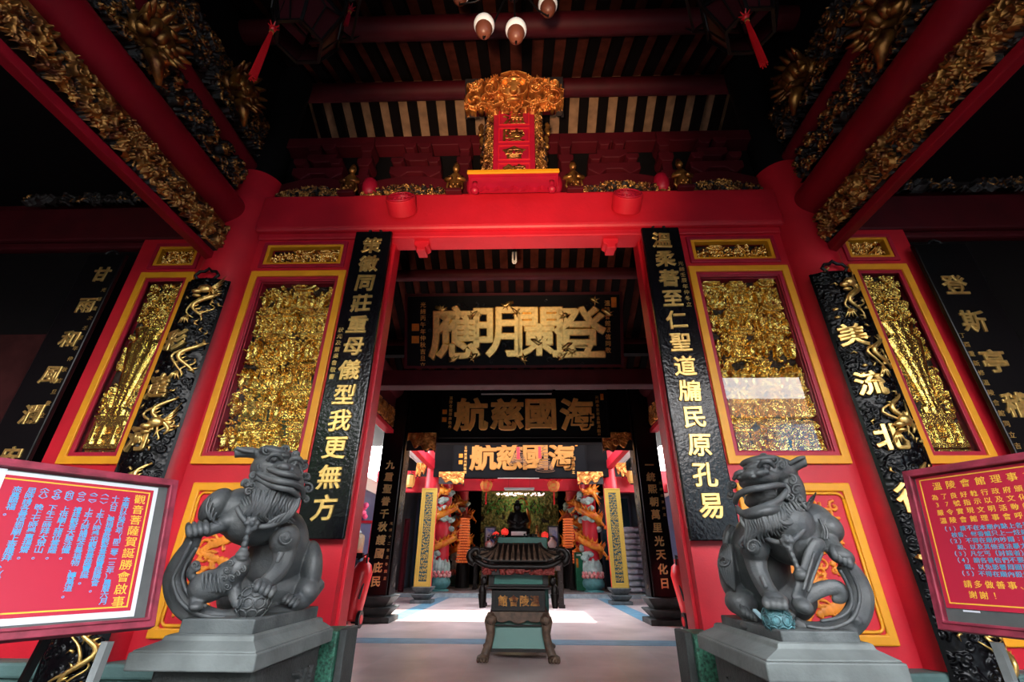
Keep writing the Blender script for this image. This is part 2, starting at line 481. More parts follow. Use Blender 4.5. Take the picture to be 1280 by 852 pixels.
CONCRETE = mat('street_concrete', (.06, .06, .06), .9, noise=.3, nscale=.8)
TILE_EARTH = mat('clay_roof_tile', (.34, .19, .1), .85, noise=.4, nscale=6)
TILE_SHADE = mat('shaded_roof_tile', (.1, .022, .014), .9, noise=.4, nscale=6, spec=.1)  # roof underside darkened in colour to imitate the shade overhead
RAFTER = mat('black_rafter', (.004, .002, .002), .85, spec=.1)
CLOTH_GREEN = mat('dull_green_gold_curtain', (.3, .27, .08), .7, noise=.8, nscale=9, var=(.05, .09, .02))
def glass_mat(name, tint, ior=1.5):
    m, n, l, p = nodes_of(name)
    n.remove(p)
    f = n.new('ShaderNodeFresnel'); f.inputs['IOR'].default_value = ior
    t = n.new('ShaderNodeBsdfTransparent'); t.inputs[0].default_value = (*tint, 1)
    g = n.new('ShaderNodeBsdfGlossy'); g.inputs['Roughness'].default_value = .02
    x = n.new('ShaderNodeMixShader')
    gm = n.new('ShaderNodeNewGeometry'); iv = n.new('ShaderNodeMath'); iv.operation = 'SUBTRACT'; iv.inputs[0].default_value = 1
    mu = n.new('ShaderNodeMath'); mu.operation = 'MULTIPLY'
    l.new(gm.outputs['Backfacing'], iv.inputs[1]); l.new(f.outputs[0], mu.inputs[0]); l.new(iv.outputs[0], mu.inputs[1])
    l.new(mu.outputs[0], x.inputs[0]); l.new(t.outputs[0], x.inputs[1]); l.new(g.outputs[0], x.inputs[2])
    l.new(x.outputs[0], n['Material Output'].inputs['Surface'])
    return m
GLASS = glass_mat('window_glass', (.93, .97, .94), 1.55)

# floor: square pinkish tiles with fine joints
def tile_floor(name, c1, c2, joint, size, rough=.35):
    m, n, l, p = nodes_of(name)
    tc = n.new('ShaderNodeTexCoord'); b = n.new('ShaderNodeTexBrick')
    b.offset = 0; b.inputs['Scale'].default_value = 1; b.inputs['Brick Width'].default_value = size; b.inputs['Row Height'].default_value = size
    b.inputs['Mortar Size'].default_value = .006; b.inputs['Mortar Smooth'].default_value = .1
    for k, c in (('Color1', c1), ('Color2', c2), ('Mortar', joint)): b.inputs[k].default_value = (*c, 1)
    l.new(tc.outputs['Object'], b.inputs['Vector'])
    t = n.new('ShaderNodeTexNoise'); t.inputs['Scale'].default_value = 1.3; t.inputs['Detail'].default_value = 6
    l.new(tc.outputs['Object'], t.inputs['Vector'])
    mx = n.new('ShaderNodeMix'); mx.data_type = 'RGBA'; mx.blend_type = 'MULTIPLY'
    r = n.new('ShaderNodeValToRGB'); r.color_ramp.elements[0].position = .3; r.color_ramp.elements[0].color = (.55, .5, .5, 1); r.color_ramp.elements[1].position = .7
    l.new(t.outputs['Fac'], r.inputs[0]); mx.inputs['Factor'].default_value = .8
    l.new(b.outputs['Color'], mx.inputs['A']); l.new(r.outputs[0], mx.inputs['B']); l.new(mx.outputs['Result'], p.inputs['Base Color'])
    p.inputs['Roughness'].default_value = rough
    return m
FLOOR = tile_floor('pink_floor_tile', (.74, .58, .55), (.66, .51, .48), (.66, .57, .55), .62, .3)
PORCH = tile_floor('porch_stone_slab', (.05, .048, .046), (.042, .04, .04), (.03, .03, .03), .8, .6)
BLUELINE = mat('blue_floor_paint', (.13, .3, .42), .4, noise=.3, nscale=5)

# ------------------------------------------------------------------ the setting: floors
FZ = .15                                     # the hall floor lies a step above the porch
def slab(name, lo, hi, m, label=None, bevel=0.):
    b = MB(); b.box(lo, hi); return struct(name, b, m, label, bevel=bevel)
slab('floor_porch', (-9, -2.2, -.15), (9, 4.45, 0), PORCH)
slab('floor_street', (-40, -40, -.45), (40, -2.2, -.3), CONCRETE)
slab('floor_hall', (-5.4, 4.45, -.15), (5.4, 18.75, FZ), FLOOR)
slab('floor_shrine', (-5.4, 18.75, -.15), (5.4, 27, FZ+.13), mat('shrine_floor_tile', (.34, .3, .3), .4, noise=.3))
slab('trim_1', (-5.4, 18.71, FZ), (5.4, 18.78, FZ+.135), mat('grey_kerb_stone', (.32, .38, .4), .6, noise=.3), 'pale grey kerb at the edge of the raised shrine floor')
b = MB(); b.box((-5.4, 8.4, FZ), (5.4, 8.92, FZ+.004)); struct('trim_2', b, BLUELINE, 'blue painted band across the hall floor')
for i, sx in enumerate((-1, 1)):
    b = MB(); b.box((sx*2.9-.22, 11.7, FZ), (sx*2.9+.22, 18.7, FZ+.004)); struct('trim_%d' % (3+i), b, BLUELINE, 'blue painted band along the courtyard floor, %s side' % ('left' if sx < 0 else 'right'))

# ------------------------------------------------------------------ the front wall
def cells(b, x0, x1, z0, z1, y0, y1, holes):
    xs = sorted({x0, x1, *[v for h in holes for v in h[:2]]}); zs = sorted({z0, z1, *[v for h in holes for v in h[2:]]})
    for xa, xb in zip(xs, xs[1:]):
        run = None
        for za, zb in list(zip(zs, zs[1:]))+[(None, None)]:
            solid = za is not None and not any(h[0]-1e-6 <= xa and xb <= h[1]+1e-6 and h[2]-1e-6 <= za and zb <= h[3]+1e-6 for h in holes)
            if solid: run = (run[0], zb) if run else (za, zb)
            elif run: b.box((xa, y0, run[0]), (xb, y1, run[1])); run = None
WY = 4.2
BIG_IN, BIG_OUT = (2.03, 2.965, 2.2, 4.22), (3.80, 4.27, 2.2, 4.22)
SM_IN, SM_OUT = (2.07, 2.93, 4.42, 4.67), (3.82, 4.25, 4.42, 4.67)
def mir(h, s): return h if s > 0 else (-h[1], -h[0], h[2], h[3])
for s, side in ((-1, 'left'), (1, 'right')):
    b = MB()
    x0, x1 = (1.49, 4.52) if s > 0 else (-4.52, -1.49)
    cells(b, x0, x1, .58, 4.84, WY, 4.45, [mir(h, s) for h in (BIG_IN, BIG_OUT, SM_IN, SM_OUT)])
    b.box((min(s*1.49, s*1.95), WY+.0, 0), (max(s*1.49, s*1.95), 4.45, .58))
    struct('wall_front_'+side, b, RED, 'red painted timber front wall %s of the doorway' % side)
    b = MB()
    xa, xb = sorted((s*1.95, s*4.52))
    b.box((xa, WY-.12, 0), (xb, 4.45, .5)); b.box((xa, WY-.17, .5), (xb, 4.45, .6))
    struct('baseboard_'+side, b, TEAL_STONE, 'teal grey stone plinth under the red wall, %s of the door' % side, bevel=.02)
    # the side bay beyond the panels, dark timber
    b = MB(); xa, xb = sorted((s*4.52, s*9.)); b.box((xa, WY+.1, 0), (xb, 4.5, 5.0))
    struct('wall_bay_'+side, b, BLACK, 'dark side wall beyond the %s couplet board' % side)
    b = MB(); xa, xb = sorted((s*3.6, s*9.)); b.box((xa, WY-.02, 4.80), (xb, 4.5, 5.32)); b.box((xa, WY+.02, 4.7), (xb, 4.5, 4.8)); b.box((xa, WY+.12, 5.3), (xb, 4.5, 5.58))
    struct('beam_side_lintel', b, DARKRED, 'dark red lintel over the %s side bay' % side, bevel=.03)
    # vertical half-round column in the wall
    b = MB(); b.cyl((s*3.38, 4.3, .42), (s*3.38, 4.3, 5.75), .31, .30, 40); struct('column_front', b, RED, 'red front column %s of the doorway' % side, smooth=True, auto=40)
    b = MB(); b.cyl((s*3.38, 4.3, 5.75), (s*3.38, 4.3, 7.95), .22, .22, 28); struct('column_upper', b, BLACK, 'dark upper post above the %s front column' % side, smooth=True, auto=40)
    b = MB(); b.lathe([(.5, 0), (.5, .12), (.42, .16), (.44, .3), (.36, .42)], (s*3.38, 4.3, 0), 32); tag(b.build('column_drum_stone', STONE_PALE, smooth=True, auto=35), 'round stone base of the %s front column' % side, 'column base', kind='structure')
    # stops at the door jamb: thin vertical moulding
    b = MB(); b.box((s*1.49-.03, WY+.1, 0), (s*1.49+.03, 4.5, 4.85)); struct('trim_door_'+side, b, RED, bevel=.008)
b = MB()
b.box((-3.15, 4.10, 4.84), (3.15, 4.42, 5.40))
struct('beam_lintel', b, RED_BEAM, 'great red beam over the doorway', bevel=.05, seg=3)
b = MB(); b.box((-3.1, 4.17, 4.76), (3.1, 4.42, 4.85)); struct('trim_lintel', b, RED_BEAM, 'red moulding under the great beam', bevel=.015)
for s, side in ((-1, 'left'), (1, 'right')):
    b = MB(); b.prism([(-.09, .06), (.09, .06), (.09, -.02), (.05, -.05), (.055, -.1), (-.055, -.1), (-.05, -.05), (-.09, -.02)], 4.24, 4.4, Matrix.Translation((s*1.13, 0, 4.73)))
    tag(b.build('door_pivot_block', RED, bevel=.008), 'small carved red pivot block under the beam, %s end of the doorway' % side, 'pivot block', 'door pivot blocks')
# threshold stones beside the opening
for s, side in ((-1, 'left'), (1, 'right')):
    t = thing('threshold_stone', (s*1.36, 4.0, 0), 'green mottled stone door bearing at the foot of the %s jamb' % side, 'door stone', 'threshold stones')
    xa, xb = sorted((s*1.30, s*1.46)); b = MB(); b.box((xa, 3.86, 0), (xb, 4.16, .845)); b.build('upright_block', VERDIGRIS, t, bevel=.012)
    xa, xb = sorted((s*1.245, s*1.30)); b = MB(); b.box((xa, 3.9, 0), (xb, 4.16, .85)); b.build('side_slab', STONE_DARK, t, bevel=.01)

# ------------------------------------------------------------------ panels in the front wall
def gilded_panel(s, h, fun, seed, label, nx, depth=.1, rec=.13, glass=True, group='tall gilded panels'):
    x0, x1, z0, z1 = mir(h, s)
    cx, cz, w, hh = (x0+x1)/2, (z0+z1)/2, x1-x0, z1-z0
    t = thing('carved_relief', (cx, WY, z0), label, 'carved panel', group)
    b = MB(); b.frame(x0-.085, x1+.085, z0-.085, z1+.085, .075, WY-.03, WY+.02); b.build('yellow_frame', YELLOW, t, bevel=.006)
    b = MB(); b.frame(x0-.012, x1+.012, z0-.012, z1+.012, .042, WY-.012, WY+.05); b.frame(x0+.022, x1-.022, z0+.022, z1-.022, .018 if rec > .1 else .008, WY+.005, WY+rec-.03); b.frame(x0, x1, z0, z1, .048 if rec > .1 else .03, WY+.04, WY+rec+.01)
    b.build('red_moulding', CRIMSON, t, bevel=.006)
    b = MB(); b.box((x0, WY+rec+.005, z0), (x1, WY+rec+.03, z1)); b.build('back_board', GROUND_RED, t)
    q = .094 if rec > .1 else .06
    ww, wh = w-q, hh-q
    relief('carving', ww, wh, nx, int(nx*wh/ww), fun, [GOLD_CARVE, GROUND_RED], t, Matrix.Translation((cx, WY+rec, cz)), depth, .16)
    if glass:
        b = MB(); b.box((x0+.03, WY+.012, z0+.03), (x1-.03, WY+.017, z1-.03)); b.build('glass_pane', GLASS, t)
    return t
for s, side in ((-1, 'left'), (1, 'right')):
    gilded_panel(s, BIG_IN, scene_relief(11+s, 6), 1, 'tall glazed gilded panel of crowded figures, just %s of the doorway' % side, 230)
    gilded_panel(s, BIG_OUT, vase_relief(5+s), 2, 'tall narrow gilded panel with a carved flower vase, %s side bay' % side, 150, .05, .075)
def small_panel(s, h, fun, label, nx):
    x0, x1, z0, z1 = mir(h, s); cx, cz, w, hh = (x0+x1)/2, (z0+z1)/2, x1-x0, z1-z0
    t = thing('carved_frieze', (cx, WY, z0), label, 'carved panel', 'small frieze panels above the tall panels')
    b = MB(); b.frame(x0-.075, x1+.075, z0-.06, z1+.06, .045, WY-.02, WY+.03); b.build('outer_moulding', CRIMSON, t, bevel=.006)
    b = MB(); b.frame(x0-.03, x1+.03, z0-.025, z1+.025, .04, WY-.012, WY+.06); b.build('gilt_frame', YELLOW, t, bevel=.006)
    b = MB(); b.box((x0, WY+.1, z0), (x1, WY+.12, z1)); b.build('back_board', GROUND_RED, t)
    relief('carving', w, hh, nx, int(nx*hh/w), fun, [GOLD_CARVE, GROUND_BLACK], t, Matrix.Translation((cx, WY+.1, cz)), .07, .2)
for s, side in ((-1, 'left'), (1, 'right')):
    small_panel(s, SM_IN, scene_relief(31+s, 1), 'small gilded frieze panel of figures above the tall panel %s of the doorway' % side, 230)
    small_panel(s, SM_OUT, scroll_relief(41+s, .06), 'small gilded scroll panel above the vase panel in the %s side bay' % side, 120)

def fret_panel(s, x0, x1, label, seed):
    x0, x1 = (x0, x1) if s > 0 else (-x1, -x0)
    z0, z1 = .74, 1.95
    cx, w = (x0+x1)/2, x1-x0
    t = thing('fretwork_relief', (cx, WY, z0), label, 'carved panel', 'lower red fretwork panels')
    b = MB(); b.frame(x0, x1, z0, z1, .075, WY-.03, WY+.01); b.build('yellow_frame', YELLOW, t, bevel=.012)
    b = MB(); b.box((x0+.05, WY-.012, z0+.05), (x1-.05, WY+.01, z1-.05)); b.build('red_field', RED, t)
    # rounded inner line
    b = MB(); r = .07; P = []
    for (qx, qz, a0) in ((x1-.14, z1-.14, 0), (x0+.14, z1-.14, 90), (x0+.14, z0+.14, 180), (x1-.14, z0+.14, 270)):
        for k in range(6): a = math.radians(a0+k*18); P.append((qx+r*math.cos(a)*.7, WY-.02, qz+r*math.sin(a)*.7))
    b.tube(P+P[:1], .013, 6); b.build('inner_line', YELLOW, t, smooth=True)
    def fret(X, Z):
        h = HF(X, Z); R = np.random.RandomState(seed); W, H = X.max()-X.min(), Z.max()-Z.min()
        n = 60; P = [(W*.3*math.sin(i*.21+seed)*(1-.15*math.cos(i*.5)), -H*.42+H*.84*i/n) for i in range(n)]
        for q in range(0, n-6, 1): h.stroke(P[q:q+2], .028+.012*math.sin(q*.35), .9, .6)
        for q in range(3, n-3, 7):
            sg = R.choice([-1, 1]); x, z = P[q]
            for a in range(4): h.stroke([(x, z), (x+sg*(.05+.02*a), z+.05-.03*a), (x+sg*(.11), z+.06-.05*a)], .011, .8, .6)
        for _ in range(26):
            x, z = R.uniform(-.44, .44)*W, R.uniform(-.46, .46)*H; h.spiral(x, z, R.uniform(.03, .055), R.uniform(.75, 1), R.uniform(.8, 1.2), R.rand()*6, R.choice([-1, 1]), .24)
        for _ in range(22):
            x, z, a = R.uniform(-.45, .45)*W, R.uniform(-.47, .47)*H, R.rand()*6.3
            h.stroke([(x, z), (x+.04*math.cos(a), z+.04*math.sin(a)), (x+.07*math.cos(a+.6), z+.07*math.sin(a+.6))], .012, .85, .6); h.blob(x, z, .022, .022, .9, .6)
        for sx in (-1, 1):
            for sz in (-1, 1):
                qx, qz = sx*W*.44, sz*H*.46
                h.stroke([(qx-sx*.13, qz), (qx-sx*.13, qz-sz*.05), (qx-sx*.05, qz-sz*.05), (qx-sx*.05, qz-sz*.12), (qx, qz-sz*.12)], .012, .9, .7)
        return h.H
    o = relief('dragon_ornament', w-.27, z1-z0-.27, 180, int(180*(z1-z0-.27)/(w-.27)), fret, [ORANGE, RED], t, Matrix.Translation((cx, WY-.0125, (z0+z1)/2)), .022, .3)
for s, side in ((-1, 'left'), (1, 'right')):
    fret_panel(s, 1.97, 2.96, 'lower red panel with orange dragon fretwork behind the %s lion' % side, 5+s)
    fret_panel(s, 3.74, 4.33, 'lower red panel with orange fretwork behind the %s notice board' % side, 9+s)

# ------------------------------------------------------------------ couplet boards
def hook(b, x, y, z, r=.07):
    b.tube([(x+r*math.cos(a), y, z+r*.75*math.sin(a)) for a in [math.pi*k/10 for k in range(11)]], .016, 8)
    b.ball((x, y, z+r*.8), .022, sub=1)
def couplet(name, x0, x1, z0, z1, y, text, label, size, ztop, step, small=None, smallx=0., smallz=0., m=None, txtx=None, group=None, bold=.022, cat='couplet board', smallstep=.075, smallsize=.06, th=.05, letters=GOLD, hk=True):
    cx = (x0+x1)/2
    t = thing(name, (cx, y, z0), label, cat, group)
    b = MB(); b.box((x0, y-th/2, z0), (x1, y+th/2, z1)); b.build('board', m or LACQ, t, bevel=.012)
    M = Matrix.Translation((0, y-th/2-.004, 0))
    jobs = column_text(text, M, size, txtx if txtx is not None else cx, ztop, step, .03, .004, .014, 3, 1., .05)
    glyph_sets(bolder(jobs, .013, 5), 'lettering', letters, t)
    if small:
        jobs = column_text(small, M, smallsize, smallx, smallz, smallstep, .02, .008, .0, 2, 1., .03)
        o = glyph_sets(jobs, 'small_inscription', letters, t)
    if hk:
        b = MB(); hook(b, cx, y+.02, z1+.02); b.build('hanging_hook', IRON, t, smooth=True)
    return t
couplet('couplet_board', -1.885, -1.455, 1.47, 4.80, 4.12, '策徽同莊重母儀型我更無方', 'long black couplet board with gold writing on the left door jamb', .222, 4.59, .2605, '狀元及第吳魯敬書', -1.83, 3.48, m=LACQ, txtx=-1.665, group='black couplet boards beside the doorway')
couplet('couplet_board', 1.465, 1.895, 1.47, 4.80, 4.12, '溫柔著至仁聖道牖民原孔易', 'long black couplet board with gold writing on the right door jamb', .222, 4.61, .2605, '光緒壬辰年仲冬立', 1.835, 4.28, m=LACQ, txtx=1.675, group='black couplet boards beside the doorway')
couplet('couplet_board', -4.98, -4.53, 1.45, 4.5, 4.1, '甘雨和風瀾安', 'black couplet board with gold writing in the dark left side bay', .2, 4.21, .41, '光緒歲次壬辰年仲秋吉旦敬立', -4.585, 4.0, m=LACQ_FLAT, txtx=-4.70, group='black couplet boards in the side bays', smallstep=.12, smallsize=.055)
couplet('couplet_board', 4.42, 5.0, 1.45, 4.5, 4.1, '登斯亭稽古', 'black couplet board with gold writing in the dark right side bay', .25, 3.95, .44, '丁酉重新修溫陵會館同立吉旦', 4.46, 3.35, m=LACQ_FLAT, txtx=4.64, group='black couplet boards in the side bays', smallstep=.1, smallsize=.06)

# ------------------------------------------------------------------ curved dragon plaques on the front columns
def bend(o, cx, cy, r, x0):
    """wraps a flat part around the column axis (cx, cy)"""
    me = o.data; n = len(me.vertices); v = np.empty(n*3); me.vertices.foreach_get('co', v); v = v.reshape(-1, 3)
    a = (v[:, 0]-x0)/r; d = r-v[:, 1]
    w = np.stack([cx+d*np.sin(a), cy-d*np.cos(a), v[:, 2]], 1)
    me.vertices.foreach_set('co', w.ravel()); me.update()
def dragon_plaque(s, text, label, seed):
    cx, cy, r = s*3.36, 4.3, .355
    z0, z1 = .45, 4.05
    t = thing('dragon_plaque', (cx, cy-r, z0), label, 'column plaque', 'curved dragon plaques on the front columns')
    half = .235
    def waves(X, Z):
        h = HF(X, Z); R = np.random.RandomState(seed)
        for _ in range(420):
            x, z = R.uniform(-half, half), R.uniform(-1.8, 1.8)
            h.spiral(x, z, R.uniform(.02, .05), R.uniform(.4, 1), 1.2, R.rand()*6, R.choice([-1, 1]), .25)
        return h.H+.25*vnoise(X, Z, 40, seed)+.05
    o = relief('board', half*2, z1-z0, 70, 560, waves, [WAVE_BLACK, WAVE_BLACK], t, Matrix.Translation((0, 0, (z0+z1)/2)), .016, .1); bend(o, cx, cy, r, 0)
    b = MB()
    for sg in (-1, 1): b.box((sg*half-.012, -.02, z0), (sg*half+.012, .03, z1))
    for k in range(12):
        a, c = -half+2*half*k/12, -half+2*half*(k+1)/12
        b.box((a, -.012, z1-.02), (c, .03, z1)); b.box((a, -.012, z0), (c, .03, z0+.02))
    o = b.build('edge_rim', WAVE_BLACK, t); bend(o, cx, cy, r, 0)
    jobs = column_text(text, Matrix.Translation((0, -.012, 0)), .24, -.075, z1-.75, .5, .07, .004, .015, 3)
    o = glyph_sets(bolder(jobs, .018, 6), 'lettering', GOLD, t); bend(o, cx, cy, r, 0)
    # the gilded dragon: coils that surface between the clouds, claws and head
    b = MB(); R = random.Random(seed)
    for k in range(6):
        zc = z1-.28-k*.62; sg = 1 if k % 2 else -1
        pts = [(.10+sg*.02+.08*math.sin(i*.55+k), -.02-.018*math.sin(math.pi*i/12), zc+.17-.03*i) for i in range(13)]
        b.tube(pts, [.007+.015*math.sin(math.pi*(i+.5)/13) for i in range(13)], 8, up=(0, 1, 0))
        for i in range(2, 12): # back fins
            p = Vector(pts[i]); b.cyl(p, p+Vector((.05, -.005, .03)), .014, .002, 5)
        for q in range(4): # claw
            a = -.9+q*.5; c = Vector((.02+sg*.05, -.03, zc-.2)); b.tube([c, c+Vector((.035*math.sin(a), -.012, -.035)), c+Vector((.075*math.sin(a), -.006, -.085))], [.014, .011, .003], 6)
        b.tube([(.17-.01*i+.03*math.sin(i*.9), -.02, zc-.05-.022*i) for i in range(10)], .008, 5)
        for q in range(9): # flames and scales
            x, z, a = R.uniform(-.2, .2), zc+R.uniform(-.3, .3), R.uniform(0, 6.3)
            if x < .0 and R.random() < .6: x = abs(x)
            b.tube([(x, -.016, z), (x+.03*math.cos(a), -.026, z+.03*math.sin(a)), (x+.055*math.cos(a+.7), -.016, z+.055*math.sin(a+.7))], [.012, .009, .002], 5)
        b.tube([(p[0]-.06+.02*math.sin(i), p[1], p[2]-.03) for i, p in enumerate(pts)], [.004+.008*math.sin(math.pi*(i+.5)/13) for i in range(13)], 6, up=(0, 1, 0))
        for q in range(3):
            b.ball((R.uniform(-.16, -.02), -.018, zc-.22+R.uniform(-.05, .05)), (.03, .012, .02), sub=1)
    for zc in (z1-.1, z1-1.55, z0+.9): # heads
        b.ball((.06, -.05, zc-.06), (.06, .035, .05)); b.ball((.0, -.055, zc-.1), (.045, .03, .028)); b.ball((.01, -.05, zc-.15), (.04, .022, .018))
        for q in range(6): b.tube([(.1, -.03, zc-.05), (.15, -.03, zc-.06+.03*q-.05), (.19, -.02, zc-.1+.05*q)], [.014, .01, .002], 5)
    o = b.build('gilded_dragon', GOLD, t, smooth=True); bend(o, cx, cy, r, 0)
    b = MB()
    P = [(-.09, 0), (-.13, .05), (-.09, .1), (-.04, .1), (0, .14), (.04, .1), (.09, .1), (.13, .05), (.09, 0)]
    b.tube([(cx+x, cy-r, z1+z-.01) for x, z in P], .017, 8); b.build('hanging_ring', IRON, t, smooth=True)
dragon_plaque(-1, '彩達河有英', 'curved black plaque with gold dragons and writing on the left front column', 3)
dragon_plaque(1, '美流北行神', 'curved black plaque with gold dragons and writing on the right front column', 8)

# ------------------------------------------------------------------ studs and name board over the door
for s, side in ((-1, 'left'), (1, 'right')):
    t = thing('door_stud', (s*1.32-.0, 4.1, 5.1), 'round red lintel stud with a carved face, %s of the name board' % side, 'lintel stud', 'round studs on the great beam')
    c = Vector((s*1.34-.02, 3.93, 5.17)); d = Vector((0, -.75, .42)).normalized()
    b = MB(); b.cyl(Vector((c.x, 4.105, 5.085)), c, .17, .175, 40); b.build('stud_body', RED_BEAM, t, smooth=True, auto=40, bevel=.006)
    ax = (c-Vector((c.x, 4.2, 5.03))).normalized(); up = Vector((1, 0, 0)).cross(ax)
    b = MB(); f = c+ax*.004
    V = lambda u, v: f+Vector((1, 0, 0))*u+up*v
    b.tube([V(.15*math.cos(a*.2618), .15*math.sin(a*.2618)) for a in range(25)], .009, 6)
    for v in (-.03, 0, .03): b.tube([V(-.12+abs(v), v), V(.12-abs(v), v)], .007, 6)
    for sg in (-1, 1):
        for x in (-.07, -.025, .025, .07): b.tube([V(x, sg*.045), V(x*1.05, sg*.075), V(x*.6, sg*.105)], .007, 6)
        b.tube([V(-.08, sg*.075), V(0, sg*.06), V(.08, sg*.075)], .006, 6); b.tube([V(-.05, sg*.12), V(.05, sg*.12)], .006, 6)
    b.build('carved_face', CRIMSON, t, smooth=True)

t = thing('name_board', (-.02, 4.0, 5.3), 'upright red name board with a gilded dragon crown, standing on the great beam', 'name board')
NB = basis((-.015, 4.02, 5.45), (1, 0, 0), (0, -.10, 1))
b = MB(); b.box((-.265, -.02, -.02), (.265, .04, 1.2), NB); b.build('board', CRIMSON, t, bevel=.012)
b = MB()
for k in range(4): b.frame(-.2, .2, .05+k*.285, .29+k*.285, .018, -.036, -.018, NB)
b.build('raised_borders', RED, t, bevel=.004)
glyph_sets([(ch, NB @ Matrix.Translation((0, -.022, 1.02-.285*i)) @ SC(.22, 1.35), .05, .01, .012, 3) for i, ch in enumerate('溫陵會館')], 'lettering', GOLD_OLD_SHADED, t)
for s in (-1, 1):
    relief('side_carving', .17, 1.16, 50, 260, scroll_relief(60+s, .05), [GOLD_OLD_SHADED, GROUND_BLACK], t, basis(NB @ Vector((s*.33, .03, .56)), (1, -s*.75, 0), NB.to_3x3() @ Vector((-s*.02, 0, 1))), .07, .18)
    b = MB()
    for k in range(4): b.tube([NB @ Vector((s*(.375+.018*k+.012*math.sin(i*1.2)), .02, .12+.22*k+.02*i)) for i in range(10)], .028, 8)
    b.build('side_scrolls', GOLD_OLD_SHADED, t, smooth=True)
def crown(X, Z):
    h = HF(X, Z); R = np.random.RandomState(4)
    s0 = scroll_relief(77, .085, .5)(X, Z)
    h.H = s0*.75
    for sg in (-1, 1):
        h.spiral(sg*.52, .1, .11, .8, 1.3, 0, sg, .3); h.spiral(sg*.5, -.12, .13, .75, 1.2, 2, -sg, .25)
        h.spiral(sg*.3, .03, .12, .85, 1.2, 1, sg, .25); h.stroke([(sg*.14, -.15), (sg*.26, -.2), (sg*.42, -.16)], .03, .8)
        h.blob(sg*.07, .03, .04, .03, 1.1, .5); h.stroke([(sg*.04, .1), (sg*.1, .12), (sg*.15, .09)], .02, 1.05, .5)
        h.stroke([(sg*.05, -.1), (sg*.13, -.08), (sg*.17, -.02)], .02, 1, .5)
    h.blob(0, .05, .16, .17, .95, .45); h.blob(0, -.03, .06, .05, 1.15, .6); h.blob(0, .13, .1, .05, 1., .5); h.blob(0, -.13, .11, .05, .95, .5)
    h.stroke([(-.16, .2), (0, .25), (.16, .2)], .025, .9)
    edge = (np.abs(X)/.645)**4+(np.abs(Z+.02-.05*(np.cos(X*5)-.6))/.24)**6
    return np.where(edge < 1, h.H+.15, 0)
relief('dragon_crown', 1.30, .56, 320, 140, crown, [GOLD_ORANGE, GROUND_BLACK], t, basis(NB @ Vector((0, -.03, 1.37)), (1, 0, 0), NB.to_3x3() @ Vector((0, -.25, .86))), .2, .3)
b = MB(); b.prism([(-.6, -.2), (.6, -.2), (.62, .12), (.3, .2), (0, .24), (-.3, .2), (-.62, .12)], .0, .06, basis(NB @ Vector((0, -.02, 1.37)), (1, 0, 0), NB.to_3x3() @ Vector((0, -.25, 1)))); b.build('crown_backing', DARKRED, t)

t = thing('altar_shelf', (-.02, 3.95, 5.12), 'small red bracket shelf with a gilt edge under the name board', 'shelf')
b = MB(); b.box((-.55, 3.80, 5.375), (.51, 4.1, 5.42)); b.build('top_board', CRIMSON, t)
b = MB(); b.box((-.56, 3.775, 5.37), (.52, 3.80, 5.425)); b.build('gilt_edge', YELLOW, t, bevel=.008)
n = 40
P = [(-.5, 5.37)]+[(-.5+i/n, 5.24-.045*abs(math.sin(i/n*math.pi*6))-(.03 if i in (0, n) else 0)) for i in range(n+1)]+[(.5, 5.37)]
b = MB(); b.prism(P, 3.84, 3.90, Matrix.Translation((-.02, 0, 0))); b.build('scalloped_apron', CRIMSON, t)
for s in (-1, 1):
    b = MB(); b.lathe([(.035, .14), (.04, .08), (.028, .06), (.05, .03), (.045, 0), (.02, -.02)], (s*.45-.02, 3.86, 5.16), 14); b.build('foot', CRIMSON, t, smooth=True)
# ------------------------------------------------------------------ bracket sets, hump boards and figures above the great beam
def bracket_tall(x, label):
    t = thing('bracket_set', (x, 4.3, 5.8), label, 'roof bracket', 'dark red bracket sets under the roof')
    for k, z in enumerate((5.72, 6.03, 6.30)):
        b = MB(); w = .105-.008*k
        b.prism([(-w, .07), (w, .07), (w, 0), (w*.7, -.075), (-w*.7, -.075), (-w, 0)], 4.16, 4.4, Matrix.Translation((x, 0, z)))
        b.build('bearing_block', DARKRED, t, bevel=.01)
        b = MB(); b.box((x-.06, 4.2, z+.07), (x+.06, 4.4, z+.24)); b.build('post', DARKRED, t)
def bracket_pair(x, label):
    t = thing('bracket_set', (x, 4.3, 5.8), label, 'roof bracket', 'dark red bracket sets under the roof')
    b = MB()
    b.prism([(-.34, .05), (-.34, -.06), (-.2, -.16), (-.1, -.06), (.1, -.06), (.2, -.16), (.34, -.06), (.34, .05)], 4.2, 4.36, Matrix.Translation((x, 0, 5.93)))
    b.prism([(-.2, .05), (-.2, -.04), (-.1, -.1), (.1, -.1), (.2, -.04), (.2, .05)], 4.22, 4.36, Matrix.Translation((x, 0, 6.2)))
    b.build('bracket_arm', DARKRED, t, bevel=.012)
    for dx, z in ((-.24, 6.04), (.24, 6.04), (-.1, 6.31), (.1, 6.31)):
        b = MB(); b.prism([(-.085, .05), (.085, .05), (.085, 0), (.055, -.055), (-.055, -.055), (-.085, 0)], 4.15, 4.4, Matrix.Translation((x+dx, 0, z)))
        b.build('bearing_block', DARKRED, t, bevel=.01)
T_X = [-2.0, -.68, .66, 1.96]; P_X = [-2.62, -1.32, 1.28, 2.6]
for x, w in zip(T_X, ('far left', 'left of the name board', 'right of the name board', 'far right')): bracket_tall(x, 'tall stacked dark red bracket %s over the great beam' % w)
for x, w in zip(P_X, ('outermost left', 'above the left lintel stud', 'above the right lintel stud', 'outermost right')): bracket_pair(x, 'spreading dark red bracket pair %s over the great beam' % w)
